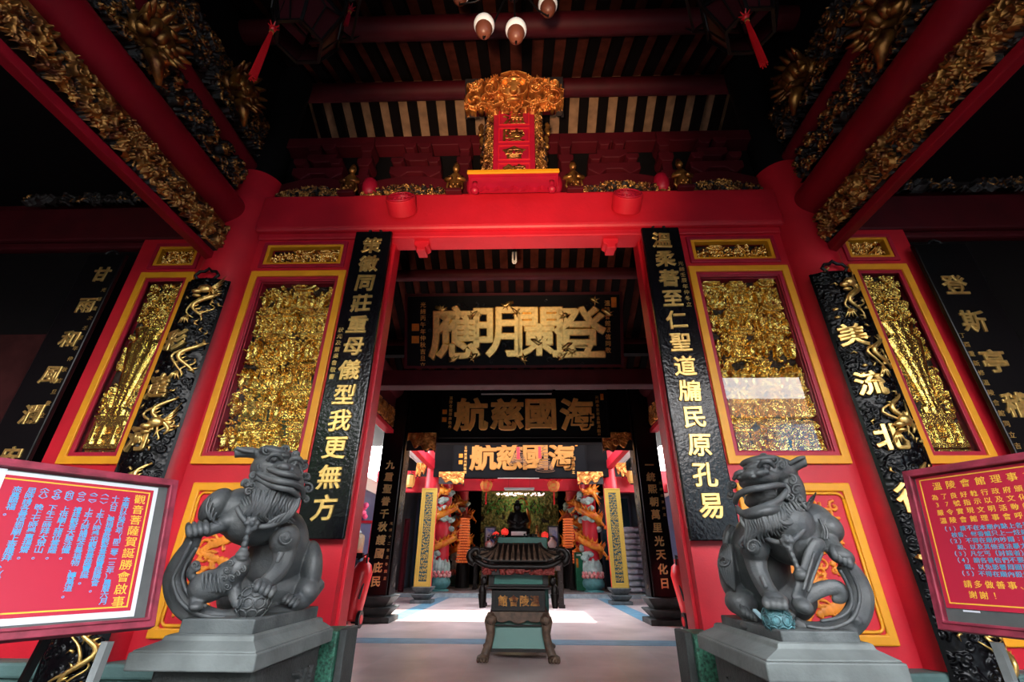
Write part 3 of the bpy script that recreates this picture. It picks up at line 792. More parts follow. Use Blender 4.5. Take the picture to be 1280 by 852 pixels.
slab('beam_bracket_rail', (-3.2, 4.24, 6.42), (3.2, 4.44, 6.6), DARKRED, 'dark red rail above the brackets', .01)
slab('wall_above_brackets', (-3.2, 4.44, 5.4), (3.2, 4.5, 6.5), BLACK)
for i, (xa, xb) in enumerate(((-3.05, -2.1), (-1.96, -.74), (.7, 1.92), (2.04, 3.05))):
    t = thing('hump_board', ((xa+xb)/2, 4.2, 5.4), 'curved red board over black and gold carving, %s on the great beam' % ('first from the left', 'second from the left', 'third from the left', 'fourth from the left')[i], 'carved board', 'hump boards on the great beam')
    cx, w = (xa+xb)/2, xb-xa; n = 16
    up = [(xa+w*k/n, 5.68+.12*math.sin(math.pi*k/n)) for k in range(n+1)]; lo = [(xa+w*k/n, 5.50+.12*math.sin(math.pi*k/n)) for k in range(n, -1, -1)]
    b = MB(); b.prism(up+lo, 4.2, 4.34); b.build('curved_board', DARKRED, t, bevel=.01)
    def hump(X, Z, w=w): return np.where(Z < -.02+.12*np.cos(X/w*math.pi), scroll_relief(90+i, .06)(X, Z), 0)
    relief('low_carving', w, .24, 220, 56, hump, [GOLD_OLD_SHADED, GROUND_BLACK], t, Matrix.Translation((cx, 4.22, 5.52)), .07, .72)
def figurine(x, label):
    t = thing('figurine', (x, 4.1, 5.42), label, 'figurine', 'gilded figurines standing on the great beam')
    b = MB()
    b.lathe([(.07, 0), (.085, .05), (.06, .12), (.075, .2), (.085, .27), (.05, .33), (.03, .36)], (x, 4.13, 5.4), 14, 1, .8)
    b.ball((x, 4.11, 5.815), (.045, .045, .055)); b.cyl((x, 4.12, 5.84), (x, 4.12, 5.9), .045, .03, 10); b.ball((x, 4.12, 5.91), .022, sub=1)
    for s in (-1, 1):
        b.tube([(x+s*.07, 4.13, 5.68), (x+s*.11, 4.09, 5.6), (x+s*.03, 4.04, 5.58)], [.03, .028, .02], 8)
        b.tube([(x+s*.06, 4.14, 5.45), (x+s*.1, 4.12, 5.5), (x+s*.085, 4.1, 5.57)], .016, 6)
    for k in range(4): b.ball((x-.04+.027*k, 4.07, 5.47+.04*(k % 2)), .022, sub=1)
    b.build('robed_body', GOLD_OLD_SHADED, t, smooth=True)
    b = MB(); b.box((x-.1, 4.03, 5.36), (x+.1, 4.2, 5.41)); b.build('stand', DARKRED, t, bevel=.01)
for x, w in zip((-2.1, -.76, .73, 2.07), ('far left', 'beside the name board, on its left', 'beside the name board, on its right', 'far right')):
    figurine(x, 'small gilded robed figurine on the great beam, %s' % w)
# inscribed little barrels beside the figurines
for x, w in zip((-1.87, .5-1.03, .5, 1.84), ('by the far left figurine', 'left of the name board', 'right of the name board', 'by the far right figurine')):
    b = MB(); b.lathe([(.05, -.14), (.085, -.09), (.1, 0), (.085, .09), (.05, .14)], (x, 4.2, 5.6), 18)
    tag(b.build('barrel_block', CRIMSON, smooth=True), 'small red barrel-shaped block %s' % w, 'barrel block', 'red barrel blocks on the great beam')

# ------------------------------------------------------------------ roof of the porch: ridge over the door wall, slopes both ways
RY, RZ = 4.9, 8.72
def roof_z(y): return RZ-(RY-y)*.49 if y < RY else RZ-(y-RY)*.46
def slope(name, y0, y1, m, up, th, x=9.):
    b = MB(); M = [Vector((sx*x, y, roof_z(y)+up+dz)) for dz in (0, th) for (sx, y) in ((-1, y0), (1, y0), (1, y1), (-1, y1))]
    v = [b.bm.verts.new(p) for p in M]
    for q in ((0, 1, 2, 3), (7, 6, 5, 4), (0, 4, 5, 1), (1, 5, 6, 2), (2, 6, 7, 3), (3, 7, 4, 0)): b.bm.faces.new([v[k] for k in q])
    return struct(name, b, m)
slope('roof_porch', -1.85, RY, TILE_SHADE, .10, .12)
slope('roof_hall', 6.1, 12.1, TILE_SHADE, .10, .12)
slope('roof_ridge', RY, 6.1, TILE_EARTH, .10, .12)  # lighter tile copy here, painting in the lit strip behind the ridge
for y, r in ((RY, .15), (3.54, .15), (2.2, .14), (.8, .13), (-.6, .13), (-1.75, .13), (6.6, .13), (8.2, .13), (10., .13)):
    b = MB(); b.cyl((-4.6, y, roof_z(y)-.12-r*.4), (4.6, y, roof_z(y)-.12-r*.4), r, r, 24)
    o = struct('beam_purlin', b, DARKRED, 'round dark red roof purlin %s' % {RY: 'at the ridge behind the gilded crown', 3.54: 'in front of the ridge'}.get(y, 'at depth %.1f metres' % y if False else ('over the porch' if y < RY else 'over the hall')), smooth=True, auto=40)
# rafters: flat black timbers with the tiles showing between
def rafter(x, y0, y1):
    b = MB(); b.bar((x, y0, roof_z(y0)+.04), (x, y1, roof_z(y1)+.04), .16, .12)
    o = struct('ceiling_rafter', b, RAFTER); o['group'] = 'roof rafters'
for k in range(-13, 14):
    x = k*.34-.17
    rafter(x, -1.85, RY); rafter(x, RY, 12.0)
    
# ------------------------------------------------------------------ side tie beams with carved strips, running out from the columns
def pumpkin(b, c, r):
    c = Vector(c)
    for k in range(10):
        a = k*math.pi/5; b.tube([c+Vector((math.cos(a)*r*q, math.sin(a)*r*q, z*r)) for q, z in ((.2, .62), (.75, .5), (.95, 0), (.75, -.5), (.2, -.62))], [r*.2, r*.33, r*.36, r*.33, r*.2], 8)
for s, side in ((-1, 'left'), (1, 'right')):
    t = thing('tie_beam', (s*3.48, 4.0, 4.4), 'red tie beam with a gilded carved strip, running from the %s front column' % side, 'tie beam', 'side tie beams of the porch')
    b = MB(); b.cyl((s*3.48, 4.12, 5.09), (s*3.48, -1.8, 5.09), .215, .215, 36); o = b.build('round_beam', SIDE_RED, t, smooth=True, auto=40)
    o.scale = (1, 1, 1)
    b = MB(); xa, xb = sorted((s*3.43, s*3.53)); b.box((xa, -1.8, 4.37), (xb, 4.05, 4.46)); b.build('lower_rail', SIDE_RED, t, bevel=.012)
    b = MB(); xa, xb = sorted((s*3.42, s*3.54)); b.box((xa, -1.8, 4.81), (xb, 4.05, 4.87)); b.build('upper_rail', GOLD_OLD_SHADED, t, bevel=.01)
    xa, xb = sorted((s*3.46, s*3.54)); b = MB(); b.box((xa, -1.8, 4.42), (xb, 4.05, 4.82)); b.build('strip_backing', GROUND_RED, t)
    def strip(X, Z):
        a = scene_relief(120+s, 1)(X, Z); c = scroll_relief(130+s, .1, .5)(X, Z)
        return np.maximum(a*.8, c)
    relief('carved_strip', 3.0, .35, 640, 74, strip, [GOLD_OLD_SHADED, GROUND_BLACK], t, basis((s*3.46, 2.55, 4.635), (0, -s, 0), (0, 0, 1)), .12, .42)
    relief('carved_strip', 2.8, .35, 300, 36, strip, [GOLD_OLD_SHADED, GROUND_BLACK], t, basis((s*3.46, -.35, 4.635), (0, -s, 0), (0, 0, 1)), .12, .42)
    # second tier
    t = thing('tie_beam', (s*3.48, 4.0, 5.5), 'upper red tie beam over dark gilded carving, above the %s carved strip' % side, 'tie beam', 'upper tie beams of the porch')
    b = MB(); b.cyl((s*3.48, 4.2, 5.88), (s*3.48, -1., 5.88), .125, .125, 28); b.build('round_beam', SHADE_RED, t, smooth=True, auto=40)
    relief('dark_carving', 3.0, .42, 420, 60, scroll_relief(140+s, .09, .5), [GOLD_OLD_SHADED, GROUND_BLACK], t, basis((s*3.46, 2.5, 5.56), (0, -s, 0), (0, 0, 1)), .1, .8)
    relief('upper_carving', 2.8, .6, 360, 80, scroll_relief(150+s, .11, .5), [GOLD_OLD_SHADED, GROUND_BLACK], t, basis((s*3.46, 2.8, 6.36), (0, -s, 0), (0, 0, 1)), .1, .86)
    xa, xb = sorted((s*3.47, s*3.56)); b = MB(); b.box((xa, -1, 5.3), (xb, 4.2, 6.75)); b.build('backing', BLACK, t)
    for k, (y, z, r) in enumerate(((2.33, 5.62, .15), (3.35, 6.38, .16))):
        t = thing('beam_bracket', (s*3.3, y, z), 'gilded ribbed pumpkin-shaped bracket, the %s one on the %s side' % (('lower', 'upper')[k], side), 'carved bracket', 'pumpkin brackets of the porch roof')
        b = MB(); pumpkin(b, (s*3.32, y, z), r); b.build('ribbed_body', GOLD_OLD_SHADED, t, smooth=True)
        b = MB(); R = random.Random(k+s)
        for q in range(14):
            a = q*.45; b.tube([Vector((s*3.3, y, z))+Vector((s*-.06*i, math.cos(a)*(r*.8+.05*i), math.sin(a)*(r*.75+.05*i))) for i in range(4)], [.05, .045, .035, .01], 6)
        for q in range(7): b.ball((s*3.2, y+R.uniform(-.2, .2), z+R.uniform(-.2, .2)), (.05, .07, .04), sub=1)
        b.tube([(s*3.25, y+.02, z-.2), (s*3.22, y+.1, z-.3), (s*3.24, y+.2, z-.42)], [.07, .06, .02], 8)
        b.build('leaf_scrolls', GOLD_OLD_SHADED, t, smooth=True)
    # dark side bay ceiling and carving beyond the beams
    o = slab('ceiling_side_bay', (min(s*3.7, s*9), -2.2, 5.5), (max(s*3.7, s*9), 4.5, 5.6), BLACK)
    relief_o = relief('bay_carving', 1.9, .17, 200, 20, scroll_relief(160+s, .12, .5), [GOLD_OLD_SHADED, GROUND_BLACK], None, Matrix.Translation((s*5.3, 4.16, 5.41)), .08, .9)
    tag(relief_o, 'dark gilded carving above the lintel of the %s side bay' % side, 'carving')
    # outer wall of the side bay
    slab('wall_porch_'+side, (min(s*7, s*7.2), -2.2, 0), (max(s*7, s*7.2), 4.6, 9), DARKRED)
    slab('wall_gable_'+side, (min(s*3.75, s*3.85), -1.9, 5.6), (max(s*3.75, s*3.85), 11.6, 9), BLACK)
# dim notice on the left bay wall
b = MB(); b.box((-6.35, 4.27, 2.35), (-5.1, 4.295, 3.55)); tag(b.build('wall_poster', mat('faded_pink_paper', (.05, .012, .012), .7, noise=.4, nscale=6, spec=.1)), 'dim faded pink poster on the dark wall left of the couplet board', 'poster')

# ------------------------------------------------------------------ hanging lamp with five globes
LC = Vector((.02, 2.2, 5.95))
t = thing('pendant_lamp', LC, 'hanging lamp of white globes on curved dark arms, under the porch roof', 'hanging lamp')
b = MB(); b.cyl(LC+Vector((0, 0, -.02)), LC+Vector((0, 0, 1.35)), .018, .018, 10); b.lathe([(.02, -.16), (.05, -.12), (.07, -.04), (.04, .04), (.02, .1)], LC, 16); b.build('stem', IRON, t, smooth=True)
warm = []
for k, (px, py) in enumerate(((575, -4), (605, 36), (645, 42), (685, 10), (712, -60), (560, -60))):
    g = at(px, py, (2.3, 2.1, 2.08, 2.2, 2.55, 2.6)[k])
    b = MB(); b.ball(g+Vector((0, 0, .05)), .085, sub=3); o = b.build('globe', mat('white_glass_globe', (.85, .87, .9), .25, emit=(1, .93, .85), estr=.12) if k == 0 else bpy.data.materials['white_glass_globe'], t, smooth=True)
    b = MB(); b.lathe([(.012, -.085), (.035, -.078), (.056, -.05), (.07, -.0), (.068, .014), (.03, .02)], g+Vector((0, -.004, -.012)), 20); b.build('socket_cup', BROWN, t, smooth=True, auto=50)
    d = g-LC; b = MB(); b.tube([LC+Vector((0, 0, -.05)), LC+d*.3+Vector((0, 0, .05)), LC+d*.7+Vector((0, 0, -.12)), g+Vector((0, 0, -.13)), g+Vector((0, 0, -.08))], .008, 6); b.build('arm', IRON, t, smooth=True)
# assumed flood lamp, unseen behind the camera; added to light the name board
FL = Vector((-.1, -.75, .55))
t = thing('assumed_floodlight', (FL.x, FL.y, 0), 'assumed small black flood lamp on a stand, unseen, added to light the name board', 'assumed_floodlight')
b = MB(); b.cyl((FL.x, FL.y-.08, 0), (FL.x, FL.y-.08, FL.z-.1), .02, .02, 10); b.lathe([(.16, 0), (.15, .02), (.03, .04)], (FL.x, FL.y-.08, 0), 16); b.build('stand', IRON, t)
q = (Vector((-.02, 4.1, 5.75))-FL).normalized()
b = MB(); b.cyl(FL-q*.2, FL-q*.05, .07, .11, 20); b.build('lamp_head', IRON, t)
lamp = bpy.data.lights.new('assumed_floodlight_beam', 'SPOT'); lamp.energy = 2600; lamp.color = (1, .66, .4); lamp.shadow_soft_size = .09; lamp.spot_size = math.radians(38); lamp.spot_blend = 1.0
o = bpy.data.objects.new('assumed_floodlight_beam', lamp); COL.objects.link(o); o.location = FL; o.rotation_euler = (Vector((-.02, 4.1, 5.75))-o.location).to_track_quat('-Z', 'Y').to_euler()

# ------------------------------------------------------------------ palace lanterns
def palace_lantern(c, label, tassels, r=.36):
    c = Vector(c)
    t = thing('palace_lantern', c, label, 'lantern', 'dark hexagonal palace lanterns under the porch roof')
    b = MB()
    H = [c+Vector((r*math.cos(a*math.pi/3), r*math.sin(a*math.pi/3), 0)) for a in range(6)]
    lo = [c+(p-c)*.62+Vector((0, 0, -.42)) for p in H]; hi = [p+Vector((0, 0, .3)) for p in H]; cap = [c+(p-c)*1.35+Vector((0, 0, .36)) for p in H]
    for i in range(6):
        j = (i+1) % 6
        for a, q in ((H[i], H[j]), (lo[i], lo[j]), (H[i], lo[i]), (hi[i], hi[j]), (H[i], hi[i]), (cap[i], cap[j]), (hi[i], cap[i])): b.bar(a, q, .028, .028)
        m1 = (H[i]+H[j])/2; m2 = (lo[i]+lo[j])/2
        b.tube([H[i], m1+Vector((0, 0, -.12)), H[j]], .009, 5); b.tube([m1+Vector((0, 0, -.12)), m2], .009, 5)
        b.tube([cap[i], cap[i]+(cap[i]-c)*.15+Vector((0, 0, .12))], [.02, .006], 6)
    b.cyl(c+Vector((0, 0, .3)), c+Vector((0, 0, 1.5)), .014, .014, 8)
    b.build('lattice_frame', IRON, t)
    b = MB()
    for i in range(6):
        j = (i+1) % 6; b.bm.faces.new([b.bm.verts.new(p) for p in (H[i]*.97+c*.03, H[j]*.97+c*.03, lo[j]*.97+c*.03, lo[i]*.97+c*.03)])
    g = b.build('glass_panel', mat('dark_red_lantern_glass', (.05, .008, .012), .3) if 'dark_red_lantern_glass' not in bpy.data.materials else bpy.data.materials['dark_red_lantern_glass'], t)
    md = g.modifiers.new('t', 'SOLIDIFY'); md.thickness = .004
    for i, (p, ln, big) in enumerate(tassels):
        p = Vector(p); b = MB(); R = random.Random(i)
        b.ball(p, (.03, .03, .035), sub=2)
        for k in range(7): a = k*.9; b.tube([p, p+Vector((.05*math.cos(a), .05*math.sin(a), .05))], [.012, .003], 5)
        for k in range(26):
            a = k*2.399; q = .006*math.sqrt(k)*big
            e2 = p+Vector((q*1.3*math.cos(a), q*1.3*math.sin(a), -ln*(.93+.07*R.random())))
            b.tube([p+Vector((.4*q*math.cos(a), .4*q*math.sin(a), -.02)), p+Vector((q*math.cos(a), q*math.sin(a), -ln*.4)), e2], .0065*big, 4)
        b.build('tassel', PLASTIC_RED if big > .7 else CRIMSON, t)
        b = MB(); b.cyl(p+Vector((0, 0, -.035)), p+Vector((0, 0, -.06)), .02, .02, 12); b.build('tassel_ring', GOLD, t)
        b = MB(); b.cyl(p, Vector((p.x, p.y, c.z+.5 if i else c.z+.36)), .004, .004, 6); b.build('cord', IRON, t)
cL, cR = at(385, 22, 2.55), at(925, 8, 2.5)
palace_lantern(cL, 'dark hexagonal lantern with a long red tassel, left side of the porch roof', [(at(341, 36, 2.3), .72, .8), (at(438, 12, 2.7), .3, .6)])
palace_lantern(cR, 'dark hexagonal lantern with a long red tassel, right side of the porch roof', [(at(932, 22, 2.3), .68, .8)])

# ------------------------------------------------------------------ guardian lions on their pedestals
VL = Vector((-1.70, 3.13, 0)); VR = Vector((1.62, 3.05, 0))
def mk_at(P0):
    base = (P0-Vector((CAM.x, CAM.y, 0))); D0 = base.length; v = base.normalized()
    def I(px, py, dep=0.):
        d = ray(px, py); k = (D0+dep)/(d.x*v.x+d.y*v.y)
        return CAM+d*k
    k = D0/(F_PX*.93)
    return I, v, Vector((v.y, -v.x, 0))
SLAB = {-1: (-1.95, -1.28, 2.70, 3.72, .80, .88), 1: (1.22, 1.88, 2.60, 3.55, .805, .885)}
SEAT = {-1: (-1.80, -1.39, 2.82, 3.66, 1.018), 1: (1.38, 1.77, 2.72, 3.50, .998)}
def pedestal(s, side):
    x0, x1, y0, y1, za, zb = SLAB[s]; a0, a1, c0, c1, zs = SEAT[s]; cx, cy = (x0+x1)/2, (y0+y1)/2
    t = thing('lion_pedestal', (cx, cy, 0), 'stepped grey stone pedestal carrying the %s lion' % side, 'pedestal', 'stone lion pedestals')
    b = MB(); b.box((x0, y0, za), (x1, y1, zb)); b.build('cap_slab', STONE_PALE, t, bevel=.008)
    def ring(q, z): # q 0 at the seat block, 1 at the slab's edge
        X0, X1, Y0_, Y1_ = [m*(1-q)+n*q for m, n in ((a0-.012, x0+.012), (a1+.012, x1-.012), (c0-.012, y0+.012), (c1+.012, y1-.012))]
        return [b.bm.verts.new(p) for p in ((X0, Y0_, z), (X1, Y0_, z), (X1, Y1_, z), (X0, Y1_, z))]
    b = MB(); R = [ring(1, zb), ring(.98, zb+.008), ring(.3, zb+.042), ring(.24, zb+.062), ring(.06, zb+.07), ring(.02, zs-.07)]
    for p, q in zip(R, R[1:]):
        for k in range(4): b.bm.faces.new((p[k], p[(k+1) % 4], q[(k+1) % 4], q[k]))
    b.bm.faces.new(R[0][::-1]); b.bm.faces.new(R[-1]); b.build('sloping_step', STONE_PALE, t, bevel=.004)
    b = MB(); b.box((x0+.07, y0+.12, .1), (x1-.05, y1-.06, za)); b.build('shaft', STONE_DARK, t, bevel=.02)
    b = MB(); b.box((x0+.03, y0+.06, 0), (x1-.02, y1-.02, .12)); b.build('foot', STONE_DARK, t, bevel=.02)
    relief('shaft_carving', .5, .5, 100, 90, scroll_relief(170+s, .12, .4), [STONE_DARK, STONE_DARK], t, basis((cx, y0+.125, .45), (1, 0, 0), (0, 0, 1)), .03, .1)
    xs = (x1-.045) if s < 0 else (x0+.065)
    relief('shaft_carving', .7, .5, 120, 90, scroll_relief(171+s, .12, .4), [STONE_DARK, STONE_DARK], t, basis((xs, cy, .45), (0, -s, 0), (0, 0, 1)), .03, .1)
pedestal(-1, 'left'); pedestal(1, 'right')
BRONZE = mat('grey_lion_stone', (.09, .094, .094), .5, noise=.35, nscale=9, bump=.14, bscale=80, var=(.05, .056, .06))
BROCADE = mat('blue_green_patina', (.09, .24, .27), .55, noise=.6, nscale=40, var=(.04, .09, .1))

def spiral_pts(I, px, py, dep, r, turns=1.3, a0=0., sg=1, n=18, bulge=.03):
    return [I(px+r*(1-.85*k/n)*math.cos(a0+sg*turns*6.283*k/n), py+r*(1-.85*k/n)*math.sin(a0+sg*turns*6.283*k/n), dep-bulge*k/n) for k in range(n+1)]

def lion(s):
    side = 'left' if s < 0 else 'right'
    I, v, r = mk_at(VL if s < 0 else VR)
    k = (I(311, 670)-I(310, 670)).length if s < 0 else (I(980, 690)-I(979, 690)).length   # metres per photo pixel here
    P0 = VL if s < 0 else VR
    lab = ('seated grey stone lion with a cub and a ball, left of the doorway' if s < 0 else 'seated grey stone lion with open jaws and a ribboned ball, right of the doorway')
    t = thing('guardian_lion', Vector((P0.x, P0.y, 1.03)), lab, 'lion statue', 'stone guardian lions')
    rot = Matrix((r, v, (0, 0, 1))).transposed().to_4x4()
    b = MB(); fine = MB()
    def E(px, py, dep, rx, rz, ry=None, tilt=0., sub=3):
        """an ellipsoid of photo-pixel radii rx, rz and depth radius ry (m)"""
        ry = ry if ry is not None else min(rx, rz)*k
        b.ball((0, 0, 0), (rx*k, ry, rz*k), sub=sub, M=Matrix.Translation(I(px, py, dep)) @ rot @ Matrix.Rotation(math.radians(tilt), 4, 'Y'))
    def T(pts, rad, flat=1., n=10):
        """a limb or a carved line: smooth through its points; thin ones stay crisp"""
        R = list(rad) if isinstance(rad, (list, tuple)) else [rad]*len(pts)
        q = fine if max(R) < 4.75 and len(pts) > 2 else b
        P = [I(*p) for p in pts]; m = len(P); S = []; W = []
        for i in range(m-1):
            a, c, d, f = P[max(i-1, 0)], P[i], P[i+1], P[min(i+2, m-1)]
            for h in range(5):
                u = h/5; S.append(.5*((2*c)+(d-a)*u+(2*a-5*c+4*d-f)*u*u+(3*c-a-3*d+f)*u**3)); W.append((R[i]*(1-u)+R[i+1]*u)*k)
        S.append(P[-1]); W.append(R[-1]*k)
        q.tube(S, W, n, flat, up=tuple(v))
    def curl(px, py, dep, rr, a0=0., sg=1, th=.26):
        E(px, py, dep+.015, rr*.95, rr*.95, rr*k*.6)
        fine.tube(spiral_pts(I, px, py, dep-.02, rr, 1.4, a0, sg), [rr*k*th*(1-.4*q/18) for q in range(19)], 6)
    def toes(px, py, dep, dx, dy, rr, n=4, fx=0, fy=3):
        rr = min(rr, .56*math.hypot(dx, dy)+.6)
        for q in range(n):
            x, y = px+dx*q, py+dy*q
            T([(x-fx*1.8, y-fy*1.9, dep+.03), (x-fx*.9, y-fy, dep-.006), (x, y, dep-.02), (x+fx*.7, y+fy*.8, dep-.02), (x+fx*1.2, y+fy*1.4, dep-.004)], [rr*.5, rr*.92, rr, rr*.92, rr*.45], n=10)
    if s < 0:
        # trunk, chest, haunches
        E(315, 652, -.02, 42, 32, .20, 12); E(330, 640, -.10, 30, 36, .15); E(348, 690, .20, 42, 62, .22); E(300, 640, .05, 34, 34, .2)
        E(345, 735, .25, 48, 38, .22); E(310, 745, .28, 40, 30, .2)
        E(388, 712, .17, 17, 42, .16, -6); E(383, 738, .1, 18, 20, .12)
        T([(394, 728, .14), (380, 748, .06), (364, 751, .0)], [16, 13, 9]); toes(356, 748, -.03, 4.5, 2.2, 4.2, 4, -3, 3); E(344, 766, .05, 26, 10, .12)
        # right fore leg on the ball
        E(356, 674, -.12, 20, 22, .12); T([(358, 672, -.12), (354, 700, -.14), (345, 716, -.18), (333, 728, -.22)], [19, 14, 11.5, 10.5]); E(328, 731, -.25, 12, 8, .06, 20)
        toes(322, 733, -.305, 6, 2.5, 4.4, 4, -2, 4); T([(352, 690, -.25), (346, 703, -.26)], [5, 3])
        # left fore leg raised over the loop
        E(270, 632, -.03, 17, 26, .13, 25); E(286, 652, -.1, 14, 12, .09); T([(290, 652, -.1), (272, 658, -.14), (256, 664, -.16)], [11, 9, 8]); E(250, 664, -.17, 10, 7, .06)
        toes(237, 664, -.19, 7, -1.2, 4.6, 4, 1, 5)
        # strap loop from the raised paw round under the cub
        T([(244, 668, -.15), (238, 682, -.13), (228, 698, -.1), (219, 718, -.09), (220, 738, -.1), (230, 756, -.12), (248, 768, -.14), (272, 774, -.15), (294, 770, -.14), (306, 762, -.12)], [9, 10, 12, 13, 13, 13, 13, 12, 10, 7], .6)
        T([(240, 676, -.22), (224, 706, -.19), (216, 726, -.18), (226, 752, -.21), (250, 768, -.23), (282, 772, -.23)], 2.4)
        T([(246, 684, -.2), (233, 704, -.17), (228, 724, -.17), (238, 746, -.2), (258, 758, -.22)], 2.2)
        # cub
        E(262, 732, -.17, 24, 19, .12, -8); E(284, 722, -.19, 19, 22, .11, 20); E(296, 710, -.21, 15, 17, .1); E(303, 703, -.24, 10, 8, .06); T([(298, 696, -.24), (308, 698, -.26)], [5, 4])
        T([(248, 742, -.2), (244, 754, -.23), (250, 758, -.25)], [9, 7, 5.5]); T([(292, 730, -.22), (295, 748, -.25), (299, 758, -.26)], [9, 7, 6]); E(245, 758, -.25, 8, 5, .04)
        T([(245, 726, -.15), (238, 716, -.17), (243, 708, -.18), (248, 713, -.19)], [5, 5, 5, 3]); curl(244, 706, -.17, 6)
        for q, (x, y) in enumerate(((283, 712), (290, 722), (297, 717), (288, 704), (280, 722), (303, 711), (284, 733))): curl(x, y, -.285+.003*q, 4.6, q)
        for q in range(6): T([(254+5*q, 716+.6*q, -.27), (253+5*q, 726, -.29), (256+5*q, 740, -.275)], 1.5)
        # head turned to the doorway, tilted up
        E(345, 588, -.10, 35, 27, .19, 6); E(352, 602, -.17, 31, 21, .18, 10); E(357, 590, -.24, 22, 12, .13, 12); E(338, 610, -.14, 26, 24, .16)
        T([(322, 591, -.24), (334, 597, -.30), (350, 601, -.36), (366, 604, -.34), (377, 610, -.25), (379, 622, -.18)], [3.6, 4.2, 4.6, 4.6, 4, 3])
        T([(321, 597, -.24), (334, 604, -.29), (350, 609, -.34), (365, 613, -.32), (374, 622, -.24)], [3, 4, 4.4, 4.2, 3])
        T([(335, 585, -.31), (348, 590, -.36), (362, 593, -.37), (374, 598, -.3)], [3, 4, 4.5, 3.5])
        E(356, 584, -.355, 8, 5.5, .04, 8); E(348, 583, -.34, 4, 3.5, .03); E(365, 587, -.34, 4, 3.5, .03)      # nose
        for ex, ey, ed in ((343, 574, -.28), (369, 579, -.27)):                                                                       # eyes and brows
            E(ex, ey, ed, 6, 5, .04); T([(ex-9, ey+1, ed), (ex-3, ey-6, ed-.03), (ex+5, ey-6, ed-.03), (ex+10, ey, ed)], [2.5, 3.6, 3.6, 2.4]); E(ex+.5, ey, ed-.04, 2.6, 2.6, .012)
        E(345, 566, -.16, 24, 9, .1, 8); E(352, 570, -.24, 12, 5, .06)
        T([(332, 571, -.1), (318, 566, -.12), (304, 565, -.13), (293, 566, -.13)], [7, 8, 8, 7]); T([(296, 560, -.16), (306, 563, -.18), (318, 565, -.18)], [3, 3, 2])   # ear
        for q, (x, y, rr) in enumerate(((326, 583, 6), (316, 594, 6), (308, 604, 6.5), (315, 606, 6), (322, 612, 6.5), (311, 614, 6), (383, 596, 7), (374, 590, 6), (385, 610, 7), (380, 582, 7), (370, 568, 6.5), (356, 561, 6.5), (382, 624, 6), (334, 563, 6))):
            curl(x, y, -.20+(.06 if x > 376 else 0), rr, q*1.3, -1 if q % 2 else 1)
        # beard and mane locks sweeping down the chest
        R = random.Random(21)
        for q in range(17):
            x = 320+3.1*q; w = R.uniform(-1.5, 1.5); c = abs(q-8)/8
            T([(x, 609+.5*q, -.30+.05*c), (x-2-.35*q+w, 619+.7*q, -.322+.05*c), (x-5-.8*q-w+.03*q*q, 632+.4*q, -.315+.05*c), (x-13-.2*q+w+.03*q*q, 645-2*c, -.285+.04*c), (x-9+.5*q-w, 656-5*c+R.uniform(-3, 3), -.25+.03*c)], [1.6, 2.6, 2.8, 2.2, .6])
        for q in range(9):
            w = R.uniform(-1.5, 1.5)
            T([(372-2*q, 612+1.8*q, -.23), (374-3*q+w, 626+2*q, -.262), (366-3.4*q-w, 641+1.4*q, -.262), (356-3*q+w, 652+q, -.24), (350-2.6*q, 655+.5*q, -.215)], [1.6, 2.6, 2.6, 2.0, .6])
        for q in range(9): T([(300+3*q, 626-2.6*q, -.13-.012*q), (304+3*q, 634-2*q, -.16-.012*q), (309+2.6*q, 643-1.2*q, -.18-.012*q)], [1.4, 2.3, .7])
        # collar and bell
        T([(296, 634, -.21), (302, 645, -.24), (312, 655, -.26), (326, 658, -.27), (340, 656, -.26), (356, 650, -.22)], 3.6)
        for q in range(6): E(315+6.5*math.cos(q*1.047), 654+6.5*math.sin(q*1.047), -.285, 4, 4, .025)
        E(315, 654, -.30, 4, 4, .025)
        for q, (x, y) in enumerate(((310, 665), (308, 673), (306, 680))): E(x, y, -.29, 4.2, 4.4, .026)
        T([(306, 682, -.28), (304, 688, -.28)], [4, 6]); E(303, 693, -.28, 8.5, 6, .045); E(303, 698, -.28, 7, 3, .04)
        # skin folds
        for q in range(4): T([(262+3*q, 622+6*q, -.17-.01*q), (258+3*q, 636+5*q, -.18), (264+4*q, 650+2*q, -.17)], 1.6)
        curl(356, 672, -.25, 9, 0, 1, .16)
    else:
        E(990, 672, -.02, 40, 36, .20, -10); E(985, 655, -.10, 34, 34, .16); E(950, 700, .2, 40, 62, .22); E(1012, 655, .05, 32, 30, .2, -10); E(1035, 660, .0, 18, 20, .13, -20)
        E(975, 745, .27, 48, 36, .22)
        E(912, 712, .16, 16, 40, .16, 6); E(926, 752, .10, 22, 18, .12)
        T([(918, 735, .14), (924, 755, .05), (936, 768, .0)], [15, 14, 10]); toes(929, 764, -.05, 5, 2.4, 4.6, 4, 2, 4); E(950, 782, .04, 26, 10, .12)
        for q in range(6): T([(903+2*q, 690-2*q, .03), (900+3*q, 706, .0), (908+2*q, 728+2*q, .02)], [3, 4, 2.5])
        T([(915, 660, .18), (910, 668, .14), (906, 680, .12)], [8, 7, 4]); curl(904, 700, .0, 8)
        # fore leg on the ball
        E(943, 686, -.13, 19, 19, .12); T([(943, 690, -.13), (947, 712, -.16), (956, 732, -.2), (964, 744, -.24)], [17, 13, 11.5, 11]); E(970, 748, -.27, 14, 9, .07, 15)
        toes(958, 754, -.335, 7.5, .6, 5, 4, 1, 4); curl(941, 683, -.26, 10, 0, -1, .16)
        T([(952, 720, -.28), (958, 735, -.31)], [4, 3])
